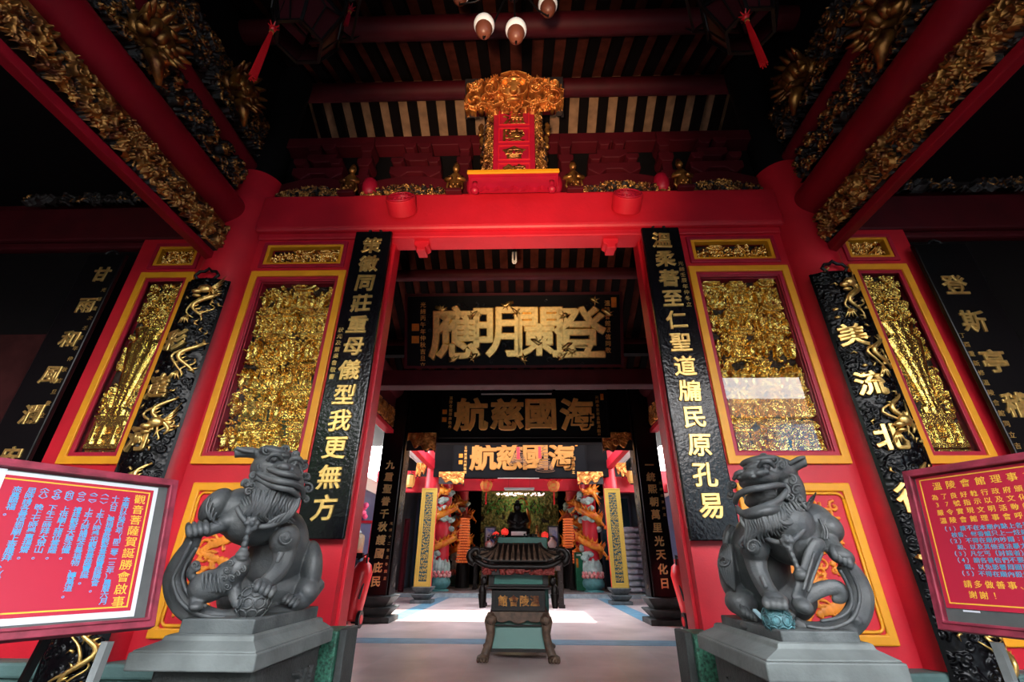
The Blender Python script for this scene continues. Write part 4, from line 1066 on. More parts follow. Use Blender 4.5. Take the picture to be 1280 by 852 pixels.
        # raised fore leg and ribbon
        T([(1030, 668, -.05), (1038, 680, -.1), (1046, 690, -.14)], [14, 12, 11]); E(1051, 694, -.16, 15, 11, .08, 25); toes(1043, 692, -.2, 6, 3.4, 5.4, 4, 2, 6)
        T([(1030, 682, -.16), (1022, 682, -.19), (1014, 696, -.22), (1008, 716, -.25), (1002, 734, -.27), (996, 750, -.28)], [7, 11, 11, 10, 9.5, 9], .5)
        T([(1018, 690, -.29), (1010, 716, -.31), (1004, 738, -.33)], 1.8); T([(1028, 690, -.25), (1018, 716, -.29), (1010, 740, -.31)], 1.8)
        T([(1054, 704, -.14), (1064, 716, -.12), (1072, 730, -.1), (1076, 746, -.1), (1072, 766, -.11), (1058, 782, -.13), (1034, 790, -.15), (1008, 788, -.16), (990, 776, -.18)], [11, 13, 14, 14.5, 14.5, 14, 13, 12, 8], .6)
        T([(1060, 708, -.21), (1072, 732, -.18), (1074, 752, -.18), (1064, 774, -.2), (1036, 785, -.23), (1008, 782, -.24)], 2.2); T([(1050, 712, -.21), (1062, 736, -.19), (1064, 756, -.19), (1052, 770, -.21), (1026, 776, -.24)], 2.)
        T([(1000, 752, -.24), (1014, 742, -.22), (1030, 735, -.2), (1046, 733, -.18), (1054, 740, -.17), (1050, 748, -.17), (1040, 748, -.18)], [8, 9, 9, 8.5, 8, 7, 4], .6)
        T([(1062, 770, -.14), (1070, 776, -.14), (1062, 784, -.14)], [8, 7, 3]); E(1003, 757, -.28, 12, 9, .07, 20)
        T([(990, 764, -.27), (984, 776, -.26), (992, 786, -.24)], [6, 6, 5])
        # head turned to the doorway, jaws open
        E(962, 592, -.06, 38, 24, .19, -6); E(985, 612, -.02, 22, 34, .17); E(948, 600, -.2, 27, 13, .16, -8); E(940, 594, -.28, 18, 9, .1, -10)
        T([(919, 629, -.24), (922, 619, -.30), (936, 612, -.36), (954, 609, -.36), (970, 606, -.3), (980, 606, -.22)], [3.6, 4.6, 4.8, 4.6, 4, 3.4])          # upper lip
        E(949, 592, -.34, 10, 6, .05, -12); E(941, 596, -.36, 4.2, 3.6, .03); E(958, 590, -.34, 4.2, 3.6, .03)
        T([(921, 634, -.24), (928, 641, -.27), (944, 637, -.32), (960, 631, -.30), (974, 624, -.24), (984, 612, -.19)], [4, 5, 5, 5, 4.5, 4])                     # lower jaw
        E(958, 622, -.02, 32, 16, .12, -10); E(952, 642, -.2, 28, 11, .16, -12); E(968, 636, -.12, 22, 14, .14)
        T([(981, 604, -.19), (986, 614, -.19), (982, 624, -.2)], [4, 4.5, 4])
        T([(930, 618, -.33), (931, 627, -.33)], [2.2, .6], n=6); T([(970, 609, -.29), (970, 618, -.29)], [2.2, .6], n=6)
        for ex, ey, ed in ((957, 592-3, -.31), (926, 603, -.29)):
            ey -= 6
            E(ex, ey, ed, 6.5, 5, .04); T([(ex-9, ey+2, ed), (ex-3, ey-6, ed-.03), (ex+5, ey-6, ed-.03), (ex+11, ey+1, ed)], [2.5, 3.8, 3.8, 2.4]); E(ex-.5, ey, ed-.04, 2.6, 2.6, .012)
        E(950, 577, -.18, 28, 8, .12, -4); E(944, 583, -.26, 14, 5, .06, -6)
        T([(976, 588, -.1), (988, 584, -.13), (1000, 578, -.14), (1008, 577, -.14)], [8, 8.5, 8, 6.5]); T([(986, 580, -.18), (998, 573, -.19), (1006, 571, -.18)], [3, 3, 2])   # ear
        for q, (x, y, rr) in enumerate(((934, 586, 6), (944, 577, 6), (955, 572, 6.5), (968, 574, 6.5), (978, 580, 6), (922, 594, 6), (916, 606, 6.5), (914, 618, 6), (990, 600, 7), (996, 612, 7), (1000, 624, 7), (994, 636, 7), (988, 622, 6), (984, 642, 7))):
            curl(x, y, -.22+(.1 if x < 920 else .04 if x > 980 else 0), rr, q*1.3, -1 if q % 2 else 1)
        R = random.Random(22)
        for q in range(17):
            x = 926+3.3*q; w = R.uniform(-1.5, 1.5); c = abs(q-8)/8
            T([(x, 641-.5*q, -.30+.05*c), (x+2-w, 651-.4*q, -.322+.05*c), (x+6-.3*q+w, 664-.6*q, -.315+.05*c), (x-1+.5*q-w, 677-1.3*q+2*c, -.285+.04*c), (x+5+.2*q+w, 688-1.7*q+R.uniform(-3, 3), -.25+.03*c)], [1.6, 2.7, 2.9, 2.3, .6])
        for q in range(10):
            w = R.uniform(-1.5, 1.5)
            T([(962+4*q, 636-1.4*q, -.26+.006*q), (970+4*q+w, 647-1.4*q, -.285+.01*q), (982+3*q-w, 654-2*q, -.275+.014*q), (994+2.4*q, 650-3*q+w, -.235+.012*q), (1002+2*q, 642-3*q, -.19)], [1.6, 2.7, 2.7, 2.1, .6])
        T([(1014, 650, -.16), (1004, 662, -.22), (992, 674, -.26), (982, 678, -.27), (966, 676, -.26), (950, 668, -.22)], 3.6)
        for q in range(6): E(984+6*math.cos(q*1.047), 676+6*math.sin(q*1.047), -.285, 4, 4, .025)
        E(984, 676, -.30, 4, 4, .025)
        for q, (x, y) in enumerate(((987, 687), (990, 694), (993, 701), (996, 708))): E(x, y, -.29, 4.2-.2*q, 4.4, .026)
        T([(997, 708, -.28), (999, 714, -.28)], [4, 6]); E(1001, 718, -.28, 9, 6.5, .05); E(1001, 723, -.28, 7.5, 3, .04)
        for q in range(3): T([(1024+5*q, 648+5*q, -.14+.02*q), (1030+4*q, 662+3*q, -.15+.02*q), (1030+3*q, 674, -.14)], 1.6)
    b.build('lion_body', BRONZE, t, smooth=True, voxel=.0062)
    fine.build('mane_and_carved_lines', BRONZE, t, smooth=True)
    # the ball under the paw
    b = MB()
    c = I(317, 752, -.25) if s < 0 else I(972, 774, -.27); R = (20 if s < 0 else 17.5)*k
    b.ball(c, R*.97, sub=3)
    for q in range(5):
        for w in range(9):
            th = math.pi*(q+.5)/5; ph = 2*math.pi*(w+.5*(q % 2))/9
            n = Vector((math.sin(th)*math.cos(ph), math.sin(th)*math.sin(ph), math.cos(th))); a = n.orthogonal().normalized(); d = n.cross(a)
            b.tube([c+n*R*.99+a*R*.3*math.cos(g*.785)+d*R*.3*math.sin(g*.785) for g in range(9)], R*.045, 5)
    b.build('brocade_ball', BRONZE if s < 0 else BROCADE, t, smooth=True)
    # the block the lion sits on
    a0, a1, c0, c1, zs = SEAT[s]; b = MB()
    b.box((a0, c0, zs-.075), (a1, c1, zs)); b.build('seat_block', STONE, t, bevel=.008)
lion(-1); lion(1)
# a torn blue and white packet tucked under the right lion's paw
I, v_, r_ = mk_at(VR)
b = MB(); b.bar(I(943, 762, -.13), I(953, 772, -.2), .02, .012); tag(b.build('paper_scrap', mat('pale_blue_paper', (.5, .75, .85), .5)), 'scrap of pale blue paper tucked by the right lion\'s ball', 'paper')
# ------------------------------------------------------------------ notice boards on easels
def notice(name, o, d, up, W, H, label, side):
    M = basis(o, d, up)          # origin at the bottom inner corner as seen; x along the board
    t = thing('notice_board', Vector((o[0], o[1], 0)), label, 'notice board', 'framed red notice boards on easels')
    b = MB(); b.frame(-.0, W, 0, H, .042, -.03, .02, M); b.frame(.028, W-.028, .028, H-.028, .014, -.038, 0, M); b.build('timber_frame', mat('worn_crimson_frame', (.3, .03, .06), .5, noise=.45, nscale=14) if 'worn_crimson_frame' not in bpy.data.materials else bpy.data.materials['worn_crimson_frame'], t, bevel=.004)
    b = MB(); b.box((.03, -.004, .03), (W-.03, .012, H-.03), M); b.build('backing', GREYBACK, t)
    return t, M
# left board: the far end is towards the door
bL = Vector((-1.77, 2.57, 1.0)); dL = Vector((.51, .86, 0)).normalized(); upL = Vector((-.217, .129, .72))
WL, HL = 1.25, upL.length
oL = bL-dL*WL
t, M = notice('l', oL, dL, upL, WL, HL, 'left framed notice board with a pink-red poster of blue columns of writing', 'left')
T_ = lambda x, z: M @ Matrix.Translation((x, -.009, z))
b = MB(); b.box((.05, -.007, .058), (WL-.09, -.003, HL-.05), M); b.build('white_sheet', PAPER, t)
b = MB(); b.box((.05, -.0085, .085), (WL-.11, -.0065, HL-.07), M); b.build('poster', ROSE, t)
b = MB(); b.frame(.0, WL-.125, .10, HL-.085, .006, -.0095, -.008, M); b.build('yellow_border', YPRINT, t)
tx = WL-.168
glyph_sets(column_text('觀音菩薩賀誕勝會啟事', T_(0, 0), .052, tx, HL-.128, .0565, .01, .004, 0, 2, 1.05), 'heading', YPRINT, t)
cols = ['本廟訂於癸巳年（即二零一三年）農曆六月', '十六日、樂捐善款觀音菩薩寶誕勝會。', '（一）上午八時奉祀觀音菩薩寶誕。', '（二）上午九時誦經合奏福物、轉萬道。', '（三）禮拜觀音大慈法懺。', '（四）上供廟上諸位菩薩。', '（五）下午三時拜大眾山。', '（六）晚上七時舉惠揚齋。', '屆時請各善信到廟上香膜拜、', '來奠賜福。', '（燒幽施食）', '（壹道物銀）']
jobs = []
for i, c in enumerate(cols[:10]):
    z0 = HL-.135
    if c[0] == '（' and i < 8:
        for q, ch in enumerate('︿'+c[1]+'﹀'): jobs.append((ch, T_(tx-.062-.0475*i, z0-.02*q+.012) @ SC(.034), .01, .006, 0, 2))
        c = c[3:]; z0 -= .075
    jobs += column_text(c, T_(0, 0), .031, tx-.062-.0475*i, z0, .0276, .01, .006, 0, 2, 1.08)
jobs += column_text(cols[10], T_(0, 0), .031, tx-.062-.0475*8.25, HL-.505, .0262, .01, .006, 0, 2, 1.08)+column_text(cols[11], T_(0, 0), .031, tx-.062-.0475*9.35, HL-.505, .0262, .01, .006, 0, 2, 1.08)
PALE = mat('pale_lilac_outline', (.42, .4, .6), .5)
glyph_sets(bolder(jobs, .0011, 6), 'text_outline', PALE, t)
glyph_sets([(c, Matrix.Translation(-(M.to_3x3() @ Vector((0, .0012, 0)))) @ m_, *q) for c, m_, *q in jobs], 'notice_text', CYAN, t)
b = MB(); b.box((.1, -.012, HL-.2), (tx-.062-.0475*10.2, -.009, HL-.045), M); b.build('pinned_note', PAPER, t)
b = MB()
for x in (.35, WL-.16): b.bar(M @ Vector((x, .03, -.03)), Vector((*(M @ Vector((x, .0, 0))).xy, 0))+Vector((-.02, -.05, 0)), .035, .035)
b.build('front_leg', GREYMETAL, t)
b = MB(); b.bar(M @ Vector((WL-.32, .05, .3)), Vector((*(M @ Vector((WL-.36, .55, 0))).xy, 0)), .03, .03); b.bar(M @ Vector((.3, .05, .3)), Vector((*(M @ Vector((.3, .55, 0))).xy, 0)), .03, .03); b.build('rear_leg', IRON, t)

bR = Vector((2.225, 2.77, 1.0)); dR = Vector((.36, -.933, 0)).normalized(); upR = Vector((.17, .05, .80)); upR -= dR*upR.dot(dR)
WR, HR = 1.2, upR.length
t, M = notice('r', bR, dR, upR, WR, HR, 'right framed notice board with a red poster of yellow and blue lines of writing', 'right')
b = MB(); b.box((.05, -.0085, .105), (WR-.06, -.0045, HR-.045), M); b.build('poster', ROSE, t)
b = MB(); b.frame(.068, WR-.08, .125, HR-.06, .0055, -.0095, -.008, M); b.build('yellow_border', YPRINT, t)
T_ = lambda x, z: M @ Matrix.Translation((x, -.009, z))
def row(txt, x, z, size, step): return [(ch, T_(x+step*i, z) @ SC(size), .01, .006, 0, 2) for i, ch in enumerate(txt) if ch != ' ']
jobs = row('溫陵會館理事會通告', .15, HR-.105, .046, .066)
for i, l in enumerate(('為了良好執行政府頒佈的文化衛生管理', '37號指示以及文化、體育科技部之精神', '嚴令實現文明活動的各項規定、因此', '溫陵會館理事會呼籲善信們：')): jobs += row(l, .125+.004*i, HR-.165-.042*i, .033, .0455)
jobs += row('請多做善事、功德無量。', .17, HR-.60, .036, .044)+row('謝謝！', .18, HR-.648, .036, .044)
glyph_sets(jobs, 'yellow_writing', YPRINT, t)
jobs = []
for i, (l, x) in enumerate((('（1）請不在本廟內點上各類大香、只點上小香', .13), ('枝香、每香爐只上一炷細香、上香只限', .17), ('（2）不得在廟內吵鬧：醉酒、酒醉、亂言', .14), ('和、以及其他違法暴力行為。', .18), ('（3）凡乞丐（討錢者）不得在廟內乞錢。', .145), ('（4）請各善信們不要在廟內燒化大量冥紙', .15), ('銀、以免影響周圍環境、保持清潔信譽', .19), ('（5）不得在廟內殺生放生。', .155))): jobs += row(l, x, HR-.335-.031*i, .027, .0285)
glyph_sets(bolder(jobs, .0016, 7), 'pale_outline', mat('pale_blue_print', (.5, .7, .78), .5), t)
glyph_sets([(c, Matrix.Translation(-(M.to_3x3() @ Vector((0, .0012, 0)))) @ m_, *q) for c, m_, *q in jobs], 'blue_writing', mat('deep_cyan_print', (.02, .3, .5), .5), t)
b = MB(); b.box((.12, -.0095, .092), (.19, -.0085, .10), M); b.build('paper_tab', PAPER, t)
b = MB()
for x in (.2, WR-.2): b.bar(M @ Vector((x, .03, -.02)), Vector((*(M @ Vector((x, .0, 0))).xy, 0)), .035, .035)
b.build('front_leg', GREYMETAL, t)
b = MB()
for x in (.25, WR-.25): b.bar(M @ Vector((x, .05, .3)), Vector((*(M @ Vector((x, .5, 0))).xy, 0)), .03, .03)
b.build('rear_leg', IRON, t)
GOLD_TEXT = mat('bright_gold_text', (1, .72, .3), .4, .3)
# ------------------------------------------------------------------ hall: columns, beams, boards
slab('wall_left', (-5.5, 4.5, 0), (-5.4, 11.6, 8.8), BLACK); slab('wall_right', (5.4, 4.5, 0), (5.5, 11.6, 8.8), BLACK)
for s, side in ((-1, 'left'), (1, 'right')):
    xa, xb = sorted((s*5.2, s*5.35))
    slab('wall_court_'+side, (xa, 11.6, FZ), (xb, 18.7, 3.45), BLUEGREY)
    slab('trim_court_'+side, (xa-.05, 11.6, 3.45), (xb+.05, 18.7, 3.85), PLASTER, 'cream coping on the %s courtyard wall' % side)
    slab('beam_court_'+side, (min(s*3.0, s*5.3), 16.6, 3.55), (max(s*3.0, s*5.3), 16.85, 4.3), RED_BEAM, 'red cross beam beside the %s gilded column' % side, .02)
    slab('wall_shrine_'+side, (xa, 18.7, 0), (xb, 27, 6), mat('smoky_grey_blue_wall', (.05, .07, .1), .6, noise=.5, nscale=1.5) if s < 0 else bpy.data.materials['smoky_grey_blue_wall'])
for s, side in ((-1, 'left'), (1, 'right')):
    xa, xb = sorted((s*3.35, s*5.5)); slab('roof_aisle_'+side, (xa, 11.5, 5.05), (xb, 16, 5.15), BLACK)
slab('wall_back', (-5.5, 26.9, 0), (5.5, 27, 6.5), BLACK)
slab('roof_shrine', (-6, 14.7, 5.9), (6, 27.2, 6.1), BLACK)
slab('wall_shrine_gable', (-6, 15.95, 5.35), (6, 16.1, 6.3), BLACK)
def tiered_base(x, y, w, h, label):
    z = FZ
    t = thing('tiered_plinth', (x, y, z), label, 'column base', 'tiered stone column bases')
    def tier(z0, z1, a, c, name):
        b = MB(); vs = [[b.bm.verts.new((x+sx*q*.5, y+sy*q*.5, zz)) for sx, sy in ((-1, -1), (1, -1), (1, 1), (-1, 1))] for q, zz in ((a, z0), (c, z1), (c, z1+.035*h), (c*.92, z1+.05*h))]
        for p, q in zip(vs, vs[1:]):
            for k in range(4): b.bm.faces.new((p[k], p[(k+1) % 4], q[(k+1) % 4], q[k]))
        b.bm.faces.new(vs[0][::-1]); b.bm.faces.new(vs[-1]); b.build(name, STONE_DARK if w > .75 else STONE, t, bevel=.006)
    tier(z, z+.16*h, w, w, 'plinth'); tier(z+.2*h, z+.52*h, w*.62, w, 'lower_tier'); tier(z+.57*h, z+.95*h, w*.62, w*.98, 'upper_tier')
for s, txt, small, side in ((-1, '九重聖眷千秋護國庇民', '光緒十二年孟冬穀旦', 'left'), (1, '一統熙朝萬里光天化日', '光緒歲次仲夏', 'right')):
    x = s*3.13-.05; y = 11.3
    b = MB(); b.cyl((x, y, .63), (x, y, 6.2), .27, .26, 28); struct('column_hall', b, BLACK, 'black lacquered hall column, %s' % side, smooth=True, auto=40)
    tiered_base(x, y, .8, .5, 'dark tiered stone base of the %s black column' % side)
    t = couplet('column_couplet', x-.26, x+.26, .66, 5.6, y-.29, txt, 'tall black board with a column of gold characters on the %s black hall column' % side, .215, 3.42, .278, small, x+s*-.19 if s < 0 else x+.2, 2.1 if s < 0 else 3.0, m=LACQ_FLAT, group='couplet boards on the black hall columns', smallstep=.14, smallsize=.07, letters=GOLD_TEXT, hk=False)
    xs = x-s*.28
    b = MB(); b.box((min(xs, xs-s*.02), y-.26, .66), (max(xs, xs-s*.02), y+.24, 5.6)); b.build('inner_side_board', LACQ_FLAT, t)
    relief('inner_gilt_carving', .3, 4.6, 24, 330, scroll_relief(180+s, .09, .5), [GOLD_OLD_SHADED, GROUND_BLACK], t, basis((xs-s*.025, y, 3.1), (0, s, 0), (0, 0, 1)), .02, .55)
    # side tie beam with carving between front and hall
    t = thing('tie_beam', (s*3.4, 8, 4.2), 'dark red tie beam with carved strip inside the hall, %s side' % side, 'tie beam', 'tie beams inside the hall')
    b = MB(); b.cyl((s*3.3, 4.6, 5.35), (s*3.3, 11.1, 5.35), .24, .24, 28); b.build('round_beam', DARKRED, t, smooth=True, auto=40)
    xa, xb = sorted((s*3.24, s*3.36)); b = MB(); b.box((xa, 4.6, 4.28), (xb, 11.0, 5.2)); b.build('infill_board', DARKRED, t)
    b = MB(); xa, xb = sorted((s*3.2, s*3.4)); b.box((xa, 4.6, 4.2), (xb, 11.0, 4.3)); b.build('lower_rail', RED_BEAM, t, bevel=.01)
    relief('carved_strip', 2.6, .45, 260, 46, scene_relief(190+s, 1), [GOLD_ORANGE, GROUND_BLACK], t, basis((s*3.235, 9.6, 4.56), (0, -s, 0), (0, 0, 1)), .06, .2)
slab('beam_hall_lintel', (-3.1, 11.22, 4.02), (3.0, 11.5, 5.75), BLACK, 'black lintel board between the hall columns')
slab('beam_sign_rest', (-3.2, 7.62, 4.2), (3.2, 7.9, 4.51), DARKRED, 'dark red beam carrying the top sign', .02)
slab('beam_sign_back', (-3.2, 7.8, 4.9), (3.2, 7.95, 5.1), BLACK)
# gilded columns of the courtyard
def lattice(X, Z):
    h = HF(X, Z); R = np.random.RandomState(2); x0, x1, z0, z1 = X.min(), X.max(), Z.min(), Z.max()
    h.rect(x0, x0+.1, z0, z1, .7); h.rect(x1-.1, x1, z0, z1, .7); h.rect(x0, x1, z0, z0+.1, .7); h.rect(x0, x1, z1-.1, z1, .7)
    z = z0+.16
    while z < z1-.16:
        for q in (-.09, -.03, .03, .09):
            h.spiral(q, z+R.uniform(-.02, .02), .034, R.uniform(.6, 1), .8, R.rand()*6, R.choice([-1, 1]), .22)
        z += .078
    return h.H
CYANGROUND = mat('blue_green_ground', (.01, .05, .07), .6)
GOLD_BRIGHT = mat('bright_gilding', (.44, .28, .045), .45, .2)
GOLD_SHADE = mat('shaded_gold_lettering', (.5, .22, .05), .5, .3)  # darker copy of the gold paint; shade under the eave is in the colour
for s, side in ((-1, 'left'), (1, 'right')):
    x = s*3.12-.06; y = 16.25
    b = MB(); b.cyl((x, y, .6), (x, y, 5.4), .24, .24, 28); struct('column_court', b, RED, 'red column behind the %s gilded board' % side, smooth=True, auto=40)
    tiered_base(x, y, .66, .46, 'grey tiered stone base of the %s gilded column' % side)
    t = thing('gilded_board', (x, y-.27, .62), 'bright gilded openwork board on the %s courtyard column' % side, 'carved board', 'gilded boards on the courtyard columns')
    b = MB(); b.box((x-.26, y-.27, .62), (x+.26, y-.24, 3.58)); b.build('back_board', BLACK, t)
    b = MB(); b.frame(x-.265, x+.265, .61, 3.59, .045, y-.31, y-.25); b.build('gilt_frame', GOLD_BRIGHT, t, bevel=.008)
    relief('openwork', .46, 2.9, 70, 420, lattice, [GOLD_BRIGHT, CYANGROUND], t, Matrix.Translation((x, y-.272, 2.1)), .03, .3)
    slab('beam_court_tie_'+side, (x-.1, 11.5, 4.25), (x+.1, 16.1, 4.55), RED_BEAM, 'red beam across the courtyard side, %s' % side, .02)
for s, side in ((-1, 'left'), (1, 'right')):
    x = s*3.42-.06
    t = thing('fluorescent_lamp', (x, 13.6, 4.3), 'slanting-looking white tube along the %s courtyard beam' % side, 'tube lamp', 'fluorescent tube lamps')
    b = MB(); b.cyl((x, 12.4, 4.27), (x, 15., 4.27), .02, .02, 10); b.build('glass_tube', TUBE_WHITE, t); b = MB(); b.box((x-.03, 12.3, 4.29), (x+.16*-s+.03 if s < 0 else x+.03, 15.1, 4.34)) if s < 0 else b.box((x-.19, 12.3, 4.29), (x+.03, 15.1, 4.34)); b.build('batten', WHITE, t)
slab('beam_shrine', (-3.2, 20.6, at(640, 613, 20.6).z), (3.1, 20.8, at(640, 598, 20.6).z), RED_BEAM, 'dark red beam across the front of the shrine', .02)
slab('beam_court_lintel', (-3.1, 15.97, 3.98), (3.0, 16.4, 5.4), BLACK, 'black lintel board behind the lowest sign')

def corbel(x0, x1, z0, z1, y, label, seed):
    """a gilded wing-shaped brace: tall at x0 (the column), thinning to a curled tip at x1"""
    t = thing('corbel_brace', (x0, y, z0), label, 'carved brace', 'gilded braces under the hall lintels')
    n = 14; top = [(x0+(x1-x0)*k/n, z1) for k in range(n+1)]
    bot = [(x0+(x1-x0)*k/n, z0+(z1-z0)*(.0+.14*math.sin(k*1.2))*1.0+(z1-z0)*.55*(1-k/n)**2) for k in range(n, -1, -1)]
    b = MB(); b.prism(top+bot, y, y+.09); b.build('brace_board', DARKRED, t)
    w, h = abs(x1-x0), z1-z0
    sg = 1 if x1 > x0 else -1
    def Hf(X, Z):
        u = (X*sg/w+.5); lo = .14*np.sin(u*n*1.2)+.55*(1-u)**2
        return np.where((Z/h+.5) > lo, np.maximum(.3, scroll_relief(seed, .13, .55)(X, Z)), 0)
    relief('leaf_carving', w, h, 70, 40, Hf, [GOLD_ORANGE, GROUND_BLACK], t, Matrix.Translation(((x0+x1)/2, y, (z0+z1)/2)), .06, .12)
for s, side in ((-1, 'left'), (1, 'right')):
    p, q = at(497, 541, 11.1), at(546, 563, 11.1)
    f = lambda v: v if s < 0 else -.1-v
    corbel(f(-2.86), f(-2.13), q.z, p.z, 11.1, 'orange gilded brace beside the top of the %s black column' % side, 200+s)
    corbel(f(-2.88), f(-2.0), at(560, 606, 16.1).z, at(560, 591, 16.1).z, 15.86, 'orange gilded brace beside the top of the %s gilded board' % side, 210+s)
    corbel(f(-3.35), f(-3.75), 4.0, 4.6, 16.1, 'small gilded brace hanging outside the %s red courtyard column' % side, 220+s)

# ------------------------------------------------------------------ hanging name signs of the hall
def sign(px0, px1, py0, py1, y, txt, label, size, xs, zc, lean, left_small, right_small, m, seals=True, th=.06, bold=.05, deco=False):
    a, c = at(px0, py1, y), at(px1, py0, y)
    x0, x1, z0, h = a.x, c.x, a.z, c.z-a.z
    M = basis(((x0+x1)/2, y, z0), (1, 0, 0), (0, -lean, 1)); w = x1-x0; L = h*math.sqrt(1+lean*lean)
    t = thing('name_sign', ((x0+x1)/2, y, z0), label, 'signboard', 'black signboards of the hall')
    b = MB(); b.box((-w/2, 0, 0), (w/2, th, L), M); b.build('board', m, t, bevel=.01)
    b = MB(); b.frame(-w/2-.02, w/2+.02, -.02, L+.02, .05, -.02, th, M); b.build('rim', DARKRED if deco else BLACK, t)
    F = lambda x, z: M @ Matrix.Translation((x*w, -.005, z*L))
    J = [(ch, F(x, zc) @ SC(size*L, .98 if deco else 1.04), .05, .004, .015, 3) for ch, x in zip(txt, xs)]
    glyph_sets(bolder(J, bold*.36*L, 7), 'lettering', GOLD if deco else GOLD_SHADE if y > 14 else GOLD_PAINT, t)
    J = column_text(left_small[0], M @ Matrix.Translation((0, -.005, 0)), .08*L, left_small[1]*w, .86*L, .092*L, .02, .008, 0, 2)+column_text(right_small[0], M @ Matrix.Translation((0, -.005, 0)), .08*L, right_small[1]*w, .86*L, .092*L, .02, .008, 0, 2)
    glyph_sets(J, 'small_inscription', GOLD_PAINT, t)
    if seals:
        b = MB()
        for x, z in ((left_small[1]-.035, .55), (left_small[1]-.035, .38)): b.box((x*w-.05*L, -.012, z*L-.05*L), (x*w+.05*L, 0, z*L+.05*L), M)
        b.box(((right_small[1]+.03)*w-.035*L, -.012, .8*L), ((right_small[1]+.03)*w+.035*L, 0, .94*L), M)
        b.build('seal_marks', ORANGE, t)
    return t, M, w, L
t, M, w, L = sign(507, 770, 384, 459, 7.6, '應明闌登', 'large black sign with four big gold characters over swirling clouds, topmost of the three signs', .74, (-.27, -.075, .12, .305), .47, .42, ('光緒丙午年仲秋吉旦立', -.42), ('溫陵會館眾信同敬', .435), SIGN_BLACK, seals=True, bold=.034, deco=True)
b = MB(); R = random.Random(5)
for k in range(90):
    x, z, q, a0 = R.uniform(-.4, .4)*w, R.uniform(.04, .9)*L, R.uniform(.03, .06), R.uniform(0, 6)
    b.tube([M @ Vector((x+q*(1-.06*i)*math.cos(a0+i*.55), -.006, z+q*(1-.06*i)*math.sin(a0+i*.55))) for i in range(13)], .006, 4)
b.build('cloud_scrolls', LACQ_FLAT, t)
b = MB()
for k, (x, z) in enumerate(((-.36, .8), (-.2, .68), (-.17, .16), (.0, .86), (.03, .72), (.035, .12), (.08, .35), (.2, .1), (.24, .7), (.27, .3), (.29, .18), (.37, .9), (.41, .75), (-.3, .08))):
    pts = [M @ Vector((x*w+.05*i*math.cos(k)+.03*math.sin(i*1.1+k), -.04-.01*i, z*L+.02*i*math.sin(k*2)+.03*math.cos(i*1.1))) for i in range(6)]
    b.tube(pts, [.03, .045, .045, .035, .025, .008], 7); b.ball(pts[1], (.06, .04, .045), sub=1)
    for q in range(4): b.tube([pts[2], pts[2]+M.to_3x3() @ Vector((.05*math.cos(q+k), -.03, .06*math.sin(q+k))), pts[2]+M.to_3x3() @ Vector((.1*math.cos(q+k), -.01, .1*math.sin(q+k)))], [.018, .013, .003], 5)
b.build('gilded_dragons', GOLD, t, smooth=True)
sign(549, 757, 491, 546, 11.0, '航慈國海', 'long black sign of four gold characters, middle of the three signs', .72, (-.315, -.10, .1, .315), .49, .12, ('溫陵會館眾商敬奉', -.44), ('光緒辛丑年孟秋月穀旦', .44), SIGN_BLACK, bold=.042)
sign(565, 731, 549, 596, 15.9, '航慈國海', 'smaller black sign of four gold characters, lowest of the three signs', .70, (-.27, -.075, .12, .315), .52, .1, ('信士何東源光緒敬酬', -.405), ('丁酉年十二月吉日立', .40), SIGN_BLACK, bold=.042)

def tube_lamp(p0, p1, y, label, up=0.):
    a, c = at(*p0, y), at(*p1, y); c.z = a.z
    t = thing('fluorescent_lamp', (a+c)/2, label, 'tube lamp', 'fluorescent tube lamps')
    b = MB(); b.box((a.x, y, a.z+.03), (c.x, y+.07, a.z+.1)); b.build('batten', mat('dull_white_batten', (.4, .38, .36), .5) if 'dull_white_batten' not in bpy.data.materials else bpy.data.materials['dull_white_batten'], t)
    b = MB(); b.cyl((a.x+.03, y+.02, a.z), (c.x-.03, y+.02, a.z), .02, .02, 10); b.build('glass_tube', TUBE_WHITE, t)
    if up:
        b = MB()
        for x in (a.x+.2, c.x-.2): b.cyl((x, y+.035, a.z+.1), (x, y+.035, up), .005, .005, 5)
        b.build('hanging_wires', IRON, t)
tube_lamp((600, 492), (691, 492), 10.85, 'long white fluorescent tube along the top of the middle sign')
tube_lamp((547, 486), (599, 486), 10.9, 'dull white batten light left above the middle sign')
tube_lamp((693, 486), (760, 486), 10.9, 'dull white batten light right above the middle sign')
tube_lamp((621, 597), (675, 597), 15.9, 'white tube light just under the lowest sign', 5.95)
tube_lamp((630, 612), (668, 612), 20.5, 'pale tube light hanging before the altar curtain', 5.95)
# compact lamp hanging in the doorway
p = at(643, 322, 5.2)
t = thing('compact_lamp', p, 'white compact fluorescent lamp hanging below the doorway beam', 'lamp')
b = MB()
for dx, dy in ((-.022, -.022), (.022, -.022), (-.022, .022), (.022, .022)): b.tube([p+Vector((dx, dy, .08)), p+Vector((dx, dy, -.06)), p+Vector((dx*.3, dy, -.085))], .014, 8)
b.build('bent_tubes', TUBE_WHITE, t, smooth=True)
b = MB(); b.cyl(p+Vector((0, 0, .08)), p+Vector((0, 0, .17)), .04, .03, 14); b.cyl(p+Vector((0, 0, .17)), p+Vector((0, 0, 5)) if False else Vector((p.x, p.y, roof_z(p.y))), .006, .006, 6); b.build('cap_and_cord', IRON, t)

